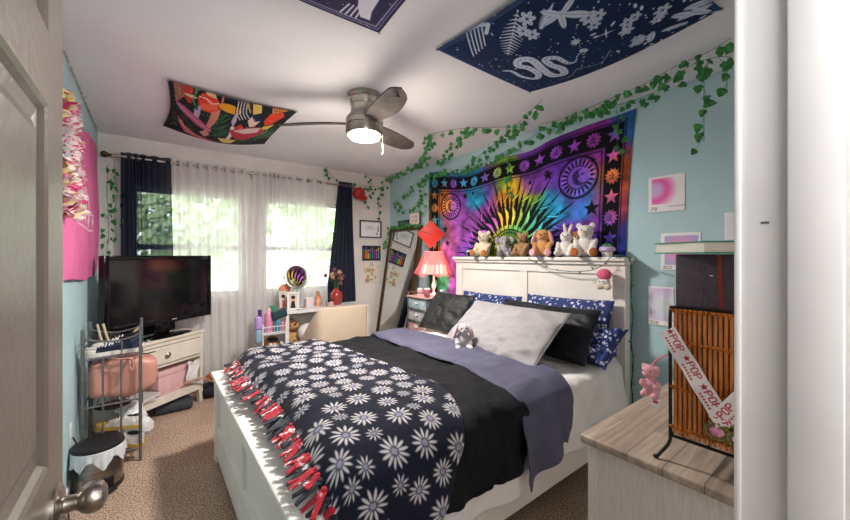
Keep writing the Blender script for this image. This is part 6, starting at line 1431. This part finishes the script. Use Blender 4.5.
# magnifying mirror
vx, vy = at_desk(297, 3.86), 3.86; vm = empty('vanity_mirror', (vx, vy, DZ), 'round nickel vanity mirror on a stand on the desk', 'mirror')
NK = M['nickel']; MB().lathe([(0, 0), (0.070, 0), (0.072, 0.006), (0.045, 0.014), (0.012, 0.022), (0.008, 0.04), (0.008, 0.12), (0.013, 0.128), (0.008, 0.136), (0.007, 0.21), (0, 0.21)], c=(vx, vy, DZ+0.0005), n=32).build('stand', NK, vm)
fd = Vector((0.339, -1.71, 0.30)).normalized(); zc = 1.12
RM = Matrix.Translation((vx, vy, zc)) @ fd.to_track_quat('Z', 'Y').to_matrix().to_4x4()
q = MB(); q.tube([RM @ Vector((0.112*math.cos(a), 0.112*math.sin(a), 0)) for a in [2*PI*i/48 for i in range(48)]], 0.010, n=10, closed=True); q.build('mirror_ring', NK, vm)
q = MB(); q.lathe([(0, 0), (0.108, 0), (0.108, 0.003), (0, 0.003)], n=48); q._xf(list(q.bm.verts), RM); q.build('mirror_glass', mirror_m, vm)
q = MB(); q.tube([Vector((vx, vy+0.005, zc))+Vector((0.128*math.cos(a)*0.93, -0.128*math.cos(a)*0.3, 0.128*math.sin(a))) for a in [PI+PI*i/24 for i in range(25)]], 0.005); 
for e in (-1, 1): q.ball((vx+e*0.122, vy-e*0.04, zc), 0.009)
q.build('yoke', NK, vm)
# photo frames
def pframe(nm, lab, px, y, w_, h_, yaw, seed, fm):
    x = at_desk(px, y); root = empty(nm, (x, y, DZ), lab, 'photo frame', rot=(-0.16, 0, yaw)); q = MB(); b_ = 0.016
    q.span((-w_/2, 0, 0), (-w_/2+b_, 0.014, h_)); q.span((w_/2-b_, 0, 0), (w_/2, 0.014, h_)); q.span((-w_/2+b_, 0, 0), (w_/2-b_, 0.014, b_)); q.span((-w_/2+b_, 0, h_-b_), (w_/2-b_, 0.014, h_)); q.build('frame', fm, root, world=False, smooth=False)
    cv = Canvas(w_-2*b_, h_-2*b_, 0.003, '#cfc4bc'); cv.ell(cv.w*0.5, cv.h*0.62, 0.018, 0.024, '#d8a98c'); cv.ell(cv.w*0.5, cv.h*0.74, 0.022, 0.018, '#3a2a22'); cv.poly([(cv.w*0.2, 0), (cv.w*0.8, 0), (cv.w*0.68, cv.h*0.48), (cv.w*0.32, cv.h*0.48)], ['#2d2a30', '#a04a4a'][seed])
    flat_print('print', cv, (-w_/2+b_, 0.006, b_), (1, 0, 0), (0, 0, 1), V0, root, thick=0.001, ); bpy.data.objects[-1] if False else None
    pr = [c for c in bpy.data.objects if c.parent == root and c.name.startswith('print')][0]; pr.location = (0, 0, 0)
    MB().box((0, 0.05, h_*0.35), (0.03, 0.004, h_*0.75), rot=(-0.45, 0, 0)).build('easel', M['black'], root, world=False)
pframe('photo_frame', 'white framed photo of a person leaning on the desk below the vanity mirror', 293, 3.78, 0.115, 0.185, -0.35, 0, M['white'])
pframe('photo_frame', 'narrow photo frame behind the white framed one, left end of the desk', 284.5, 3.90, 0.10, 0.19, 0.2, 1, mat('bone_frame', '#d9cfc4', 0.5))
o = MB().ball((at_desk(285, 3.95), 3.95, DZ+0.21), (0.062, 0.02, 0.05)).build('peach_puff', mat('peach_fabric', '#e0946c', 0.9)); tag(o, 'round peach powder puff showing above the photo frames', 'powder puff')
MB().cyl((at_desk(285, 3.95), 3.95, DZ+0.001), (at_desk(285, 3.95), 3.95, DZ+0.18), 0.018, n=16).build('puff_stand', M['creamc'], o)
# jars, bottles, glasses
gl = mat('tinted_glass', '#e0dcda', 0.08, col2='#d4d0ce', trans=0.6)
def bottle(nm, lab, px, y, prof, m, cap=None, z=DZ, grp=None, cat='bottle', x=None, capm=None):
    x = at_desk(px, y) if x is None else x; r_ = empty(nm, (x, y, z), lab, cat, grp); MB().lathe(prof, c=(x, y, z+0.0005), n=24).build('body', m, r_)
    if cap: MB().lathe([(0, 0), (cap[0], 0), (cap[0], cap[1]), (0, cap[1])], c=(x, y, z+prof[-1][1]+0.0008), n=20).build('cap', capm or M['gloss'], r_)
    return r_
bx2 = empty('acrylic_box', (at_desk(309, 3.84), 3.84, DZ), 'pale pink square candle box right of the vanity mirror', 'box'); x = at_desk(309, 3.84)
MB().span((x-0.042, 3.80, DZ+0.0005), (x+0.042, 3.88, DZ+0.095), bev=0.006).build('box_body', mat('frosted_pink', '#e3d0d6', 0.3, col2='#d8c2ca'), bx2); MB().span((x-0.043, 3.799, DZ+0.0955), (x+0.043, 3.881, DZ+0.105), bev=0.003).build('lid', M['white'], bx2)
bottle('spray_bottle', 'amber perfume bottle with a wooden cap, middle of the desk', 318, 3.86, [(0, 0), (0.030, 0), (0.031, 0.005), (0.031, 0.105), (0.022, 0.118), (0.014, 0.122), (0, 0.122)], mat('amber_liquid', '#d2702f', 0.15, col2='#e8c9a8', scale=6, stretch=(0.01, 0.01, 2)), (0.020, 0.045), capm=mat('wood_cap', '#b08a5c', 0.6))
bottle('glass_tumbler', 'small clear glass just right of the amber bottle', 324.5, 3.82, [(0, 0), (0.022, 0), (0.026, 0.055), (0.023, 0.055), (0.020, 0.008), (0, 0.008)], gl, cat='glass')
bottle('perfume_bottle', 'small squat clear perfume bottle left of the red vase', 328.5, 3.78, [(0, 0), (0.020, 0), (0.022, 0.04), (0.010, 0.048), (0, 0.048)], gl, (0.010, 0.02))
bottle('perfume_bottle', 'rounded pinkish perfume bottle tucked against the red vase', 331.5, 3.74, [(0, 0), (0.022, 0), (0.028, 0.025), (0.022, 0.05), (0.010, 0.058), (0, 0.058)], mat('rose_glass', '#d9a79c', 0.15), (0.009, 0.018))
bottle('small_dish', 'flat pale dish lying by the vanity mirror foot', 301, 3.72, [(0, 0), (0.03, 0), (0.045, 0.012), (0.042, 0.012), (0.028, 0.004), (0, 0.004)], M['creamc'], cat='dish')
vx2 = at_desk(336.5, 3.86); va = empty('flower_vase', (vx2, 3.86, DZ), 'red glazed vase of dusty rose dried flowers against the navy curtain', 'vase')
MB().lathe([(0, 0), (0.035, 0), (0.040, 0.01), (0.066, 0.06), (0.072, 0.10), (0.060, 0.14), (0.035, 0.165), (0.028, 0.18), (0.036, 0.195), (0.032, 0.195), (0.022, 0.178), (0, 0.17)], c=(vx2, 3.86, DZ+0.0005), n=36).build('vase_body', mat('brick_red_glaze', '#a5403a', 0.25, col2='#963530'), va)
fm_ = [mat('dusty_rose_petals', '#a45a58', 0.9, col2='#c78a78', scale=40), mat('plum_petals', '#6d3a44', 0.9, col2='#8a5560', scale=40), mat('straw_petals', '#c2a070', 0.9)]
r3 = random.Random(6)
for k in range(17):
    a = r3.uniform(0, 2*PI); sp_ = r3.uniform(0.03, 0.16); tip = Vector((vx2+sp_*math.cos(a)-0.02+(0.05 if k > 12 else 0), 3.86+sp_*math.sin(a)*0.6, DZ+0.20+r3.uniform(0.04, 0.20)+(0.03 if k > 12 else 0))); s0 = Vector((vx2+0.012*math.cos(a), 3.86+0.012*math.sin(a), DZ+0.175))
    st_ = MB().tube(smooth_path([s0, (s0+tip)/2+Vector((0, 0, 0.02)), tip], 4), 0.0018, n=5).build('stem', STEM, va)
    q = MB(); 
    for j in range(9):
        d = Vector((r3.gauss(0, 1), r3.gauss(0, 1), r3.gauss(0, 1))).normalized(); q.ball(tip+d*0.014, (0.015, 0.012, 0.008), rot=(r3.uniform(0, 3), r3.uniform(0, 3), 0), u=8, v=6)
    q.build('blossom', fm_[k % 3 if k % 5 else 1], st_)
# ---------------------------------------------------------------- tub chair
ch = empty('tub_chair', (1.53, 3.4, 0), 'beige linen tub chair with its back to the bed, facing the desk', 'chair')
M['linen'] = mat('beige_linen', '#c9b9a4', 0.95, col2='#bba994', scale=160, bump=0.5, bscale=350)
def shell(off):
    pl = [(1.175+off, 3.64), (1.20+off, 3.50), (1.245+off, 3.33+off*0.5), (1.30+off, 3.265+off), (1.40, 3.245+off), (1.53, 3.24+off), (1.66, 3.245+off), (1.755-off, 3.265+off), (1.79-off, 3.32+off*0.5), (1.80-off, 3.45), (1.805-off, 3.60)]
    return smooth_path([Vector((a, b_, 0)) for a, b_ in pl], 8)
A1, B1 = shell(0), shell(0.055); n = len(A1)
def htop(y): return 0.845-0.37*max(0, min(1, (y-3.27)/0.33))**1.15
b = MB(); bm = b.bm; rr_ = []
for i in range(n):
    t = i/(n-1); h_ = htop(A1[i].y); m_ = (A1[i]+B1[i])/2; fl = 1+0.0
    prof = [(A1[i], 0.30), (A1[i], h_-0.02), (A1[i].lerp(B1[i], 0.15), h_-0.005), (m_, h_), (A1[i].lerp(B1[i], 0.85), h_-0.005), (B1[i], h_-0.02), (B1[i], 0.30)]
    row = []
    for p, z in prof: row.append(bm.verts.new((p.x-0.0, p.y+0.05*(z-0.845)*(-1 if False else 0), z)))
    rr_.append(row)
for A, B in zip(rr_, rr_[1:]):
    for k in range(6): bm.faces.new((A[k], A[k+1], B[k+1], B[k]))
    bm.faces.new((A[6], A[0], B[0], B[6]))
bm.faces.new(rr_[0]); bm.faces.new(rr_[-1][::-1]); b.build('backrest', M['linen'], ch, ang=60)
MB().span((1.31, 3.31, 0.30), (1.74, 3.66, 0.46), bev=0.03, seg=4).build('seat', M['linen'], ch)
for x in (1.33, 1.72):
    for y in (3.31, 3.60): MB().cyl((x, y, 0.0), (x, y, 0.302), 0.012, 0.019, n=14).build('leg', mat('oak_leg', '#8a6a48', 0.5), ch)
# ---------------------------------------------------------------- trolley left of the desk
tr = empty('storage_trolley', (0.95, 3.78, 0), 'white three tier wire trolley crammed with hair products left of the desk', 'trolley')
tx0, tx1, ty0, ty1 = 0.845, 1.055, 3.60, 3.95
for x in (tx0, tx1):
    for y in (ty0, ty1): MB().cyl((x, y, 0.03), (x, y, 0.70), 0.006, n=10).build('post', M['white'], tr)
for z in (0.585, 0.36, 0.12):
    q = MB(); q.span((tx0, ty0, z), (tx1, ty1, z+0.008))
    for zz in (0.02, 0.075):
        for a, c_ in (((tx0, ty0), (tx1, ty0)), ((tx0, ty1), (tx1, ty1)), ((tx0, ty0), (tx0, ty1)), ((tx1, ty0), (tx1, ty1))): q.cyl((*a, z+zz), (*c_, z+zz), 0.0035, n=8)
    for k in range(9): q.cyl((tx0+(tx1-tx0)*k/8, ty0, z), (tx0+(tx1-tx0)*k/8, ty0, z+0.075), 0.002, n=6); q.cyl((tx0, ty0+(ty1-ty0)*k/8, z), (tx0, ty0+(ty1-ty0)*k/8, z+0.075), 0.002, n=6)
    q.build('basket', M['white'], tr)
def PM(n, c_, r=0.3): return mat(n, c_, r)
cyl = lambda r, h: [(0, 0), (r, 0), (r+0.002, 0.006), (r+0.002, h-0.012), (r*0.6, h), (0, h)]
TZ = 0.594
bottle('pink_tube_bottle', 'tall ribbed pink bottle standing in the trolley top basket', 0, 3.66, [(0, 0)]+[(0.036+0.0025*(i % 2), 0.006+i*0.018) for i in range(11)]+[(0.02, 0.21), (0, 0.21)], PM('bubblegum_plastic', '#de8fb4'), (0.022, 0.03), z=TZ, x=0.91, capm=M['pinkb'])
bottle('green_cap_bottle', 'white bottle with bright green cap behind the ribbed pink one', 0, 3.80, cyl(0.032, 0.19), M['white'], (0.028, 0.05), z=TZ, x=0.985, capm=PM('emerald_cap', '#2f9a6a'))
bottle('purple_bottle', 'dark purple spray bottle at the back left of the trolley', 0, 3.88, cyl(0.026, 0.15), PM('deep_purple', '#6d3f9a'), (0.018, 0.05), z=TZ, x=0.88, capm=PM('purple_cap', '#553085'))
bottle('teal_bottle', 'teal blue bottle at the front of the trolley top basket', 0, 3.635, cyl(0.022, 0.12), PM('teal_blue', '#3f93ad'), z=TZ, x=0.985)
bottle('pink_tube', 'short rose tube at the right front of the trolley top basket', 0, 3.64, cyl(0.018, 0.10), PM('rose_tube', '#cf7f9f'), z=TZ, x=1.030)
lv = empty('lavender_bottle', (0.815, 3.62, 0.55), 'lavender topped clear blue bottle hooked on the outside of the trolley', 'bottle'); lvx = 0.806
MB().lathe([(0, 0), (0.026, 0), (0.030, 0.01), (0.030, 0.10), (0.022, 0.125), (0, 0.125)], c=(lvx, 3.60, 0.53), n=24).build('body', PM('pale_blue_fluid', '#8fb4cc', 0.15), lv)
MB().lathe([(0, 0), (0.034, 0), (0.036, 0.01), (0.036, 0.10), (0.032, 0.11), (0, 0.11)], c=(lvx, 3.60, 0.656), n=24).build('cap', PM('lavender_cap', '#b597d8'), lv)
MB().tube([(lvx+0.02, 3.60, 0.66), (0.845, 3.60, 0.664)], 0.004).build('hook', M['white'], lv)
o = MB().box((1.00, 3.62, 0.775), (0.15, 0.03, 0.10), rot=(0.1, -0.25, 0.15), bev=0.02, seg=4).build('dark_pouch', mat('dark_teal_leather', '#22424a', 0.5)); tag(o, 'dark teal zip pouch sticking up out of the trolley beside the desk', 'pouch')
BZ = 0.369
for i, (x, y, h_, c_, lab) in enumerate(((0.925, 3.64, 0.10, '#c0392f', 'red bottle at the left of the middle trolley basket'), (0.965, 3.65, 0.09, '#c94a35', 'orange red bottle in the centre of the middle trolley basket'), (1.025, 3.64, 0.10, '#b8302f', 'deep red bottle at the right of the middle trolley basket'))):
    bottle('red_bottle', lab, 0, y, cyl(0.022, h_), PM('red_plastic_%d' % i, c_), (0.014, 0.025), z=BZ, x=x, capm=M['white'], grp='red bottles in the middle trolley basket')
o = MB().ball((0.97, 3.78, 0.455), (0.075, 0.09, 0.08)).build('tan_pouch', mat('tan_fabric', '#b98352', 0.9)); tag(o, 'tan fabric pouch behind the red bottles in the trolley', 'pouch')
o = MB().box((0.955, 3.70, 0.515), (0.09, 0.06, 0.035), rot=(0.1, 0.05, 0.2), bev=0.012, seg=3).build('black_hair_clip', M['black']); tag(o, 'black hair clip above the red bottles in the trolley', 'hair clip')
bottle('violet_jar', 'small violet jar with white lid low in the trolley', 0, 3.62, cyl(0.02, 0.05), PM('violet_plastic', '#7a49b8'), (0.018, 0.015), z=BZ, x=0.992, capm=M['white'])
q = MB(); cc = Vector((0.80, 3.50, 0.36)); q.tube([cc+Vector((0.115*math.cos(a), 0.02*math.cos(a), 0.115*math.sin(a))) for a in [2*PI*i/48 for i in range(48)]], 0.022, n=12, closed=True); o = q.build('ring_cushion', mat('cream_rubber', '#dedac9', 0.5)); o2 = o; tag(o, 'cream coloured ring standing upright in front of the trolley', 'ring')
q = MB(); q.cyl((0.80, 3.505, 0.0), (0.80, 3.505, 0.235), 0.010, n=12); q.lathe([(0, 0), (0.09, 0), (0.09, 0.008), (0.012, 0.014), (0, 0.014)], c=(0.80, 3.505, 0), n=28); q.build('ring_stand', M['white'], o)
# dark things under the bed
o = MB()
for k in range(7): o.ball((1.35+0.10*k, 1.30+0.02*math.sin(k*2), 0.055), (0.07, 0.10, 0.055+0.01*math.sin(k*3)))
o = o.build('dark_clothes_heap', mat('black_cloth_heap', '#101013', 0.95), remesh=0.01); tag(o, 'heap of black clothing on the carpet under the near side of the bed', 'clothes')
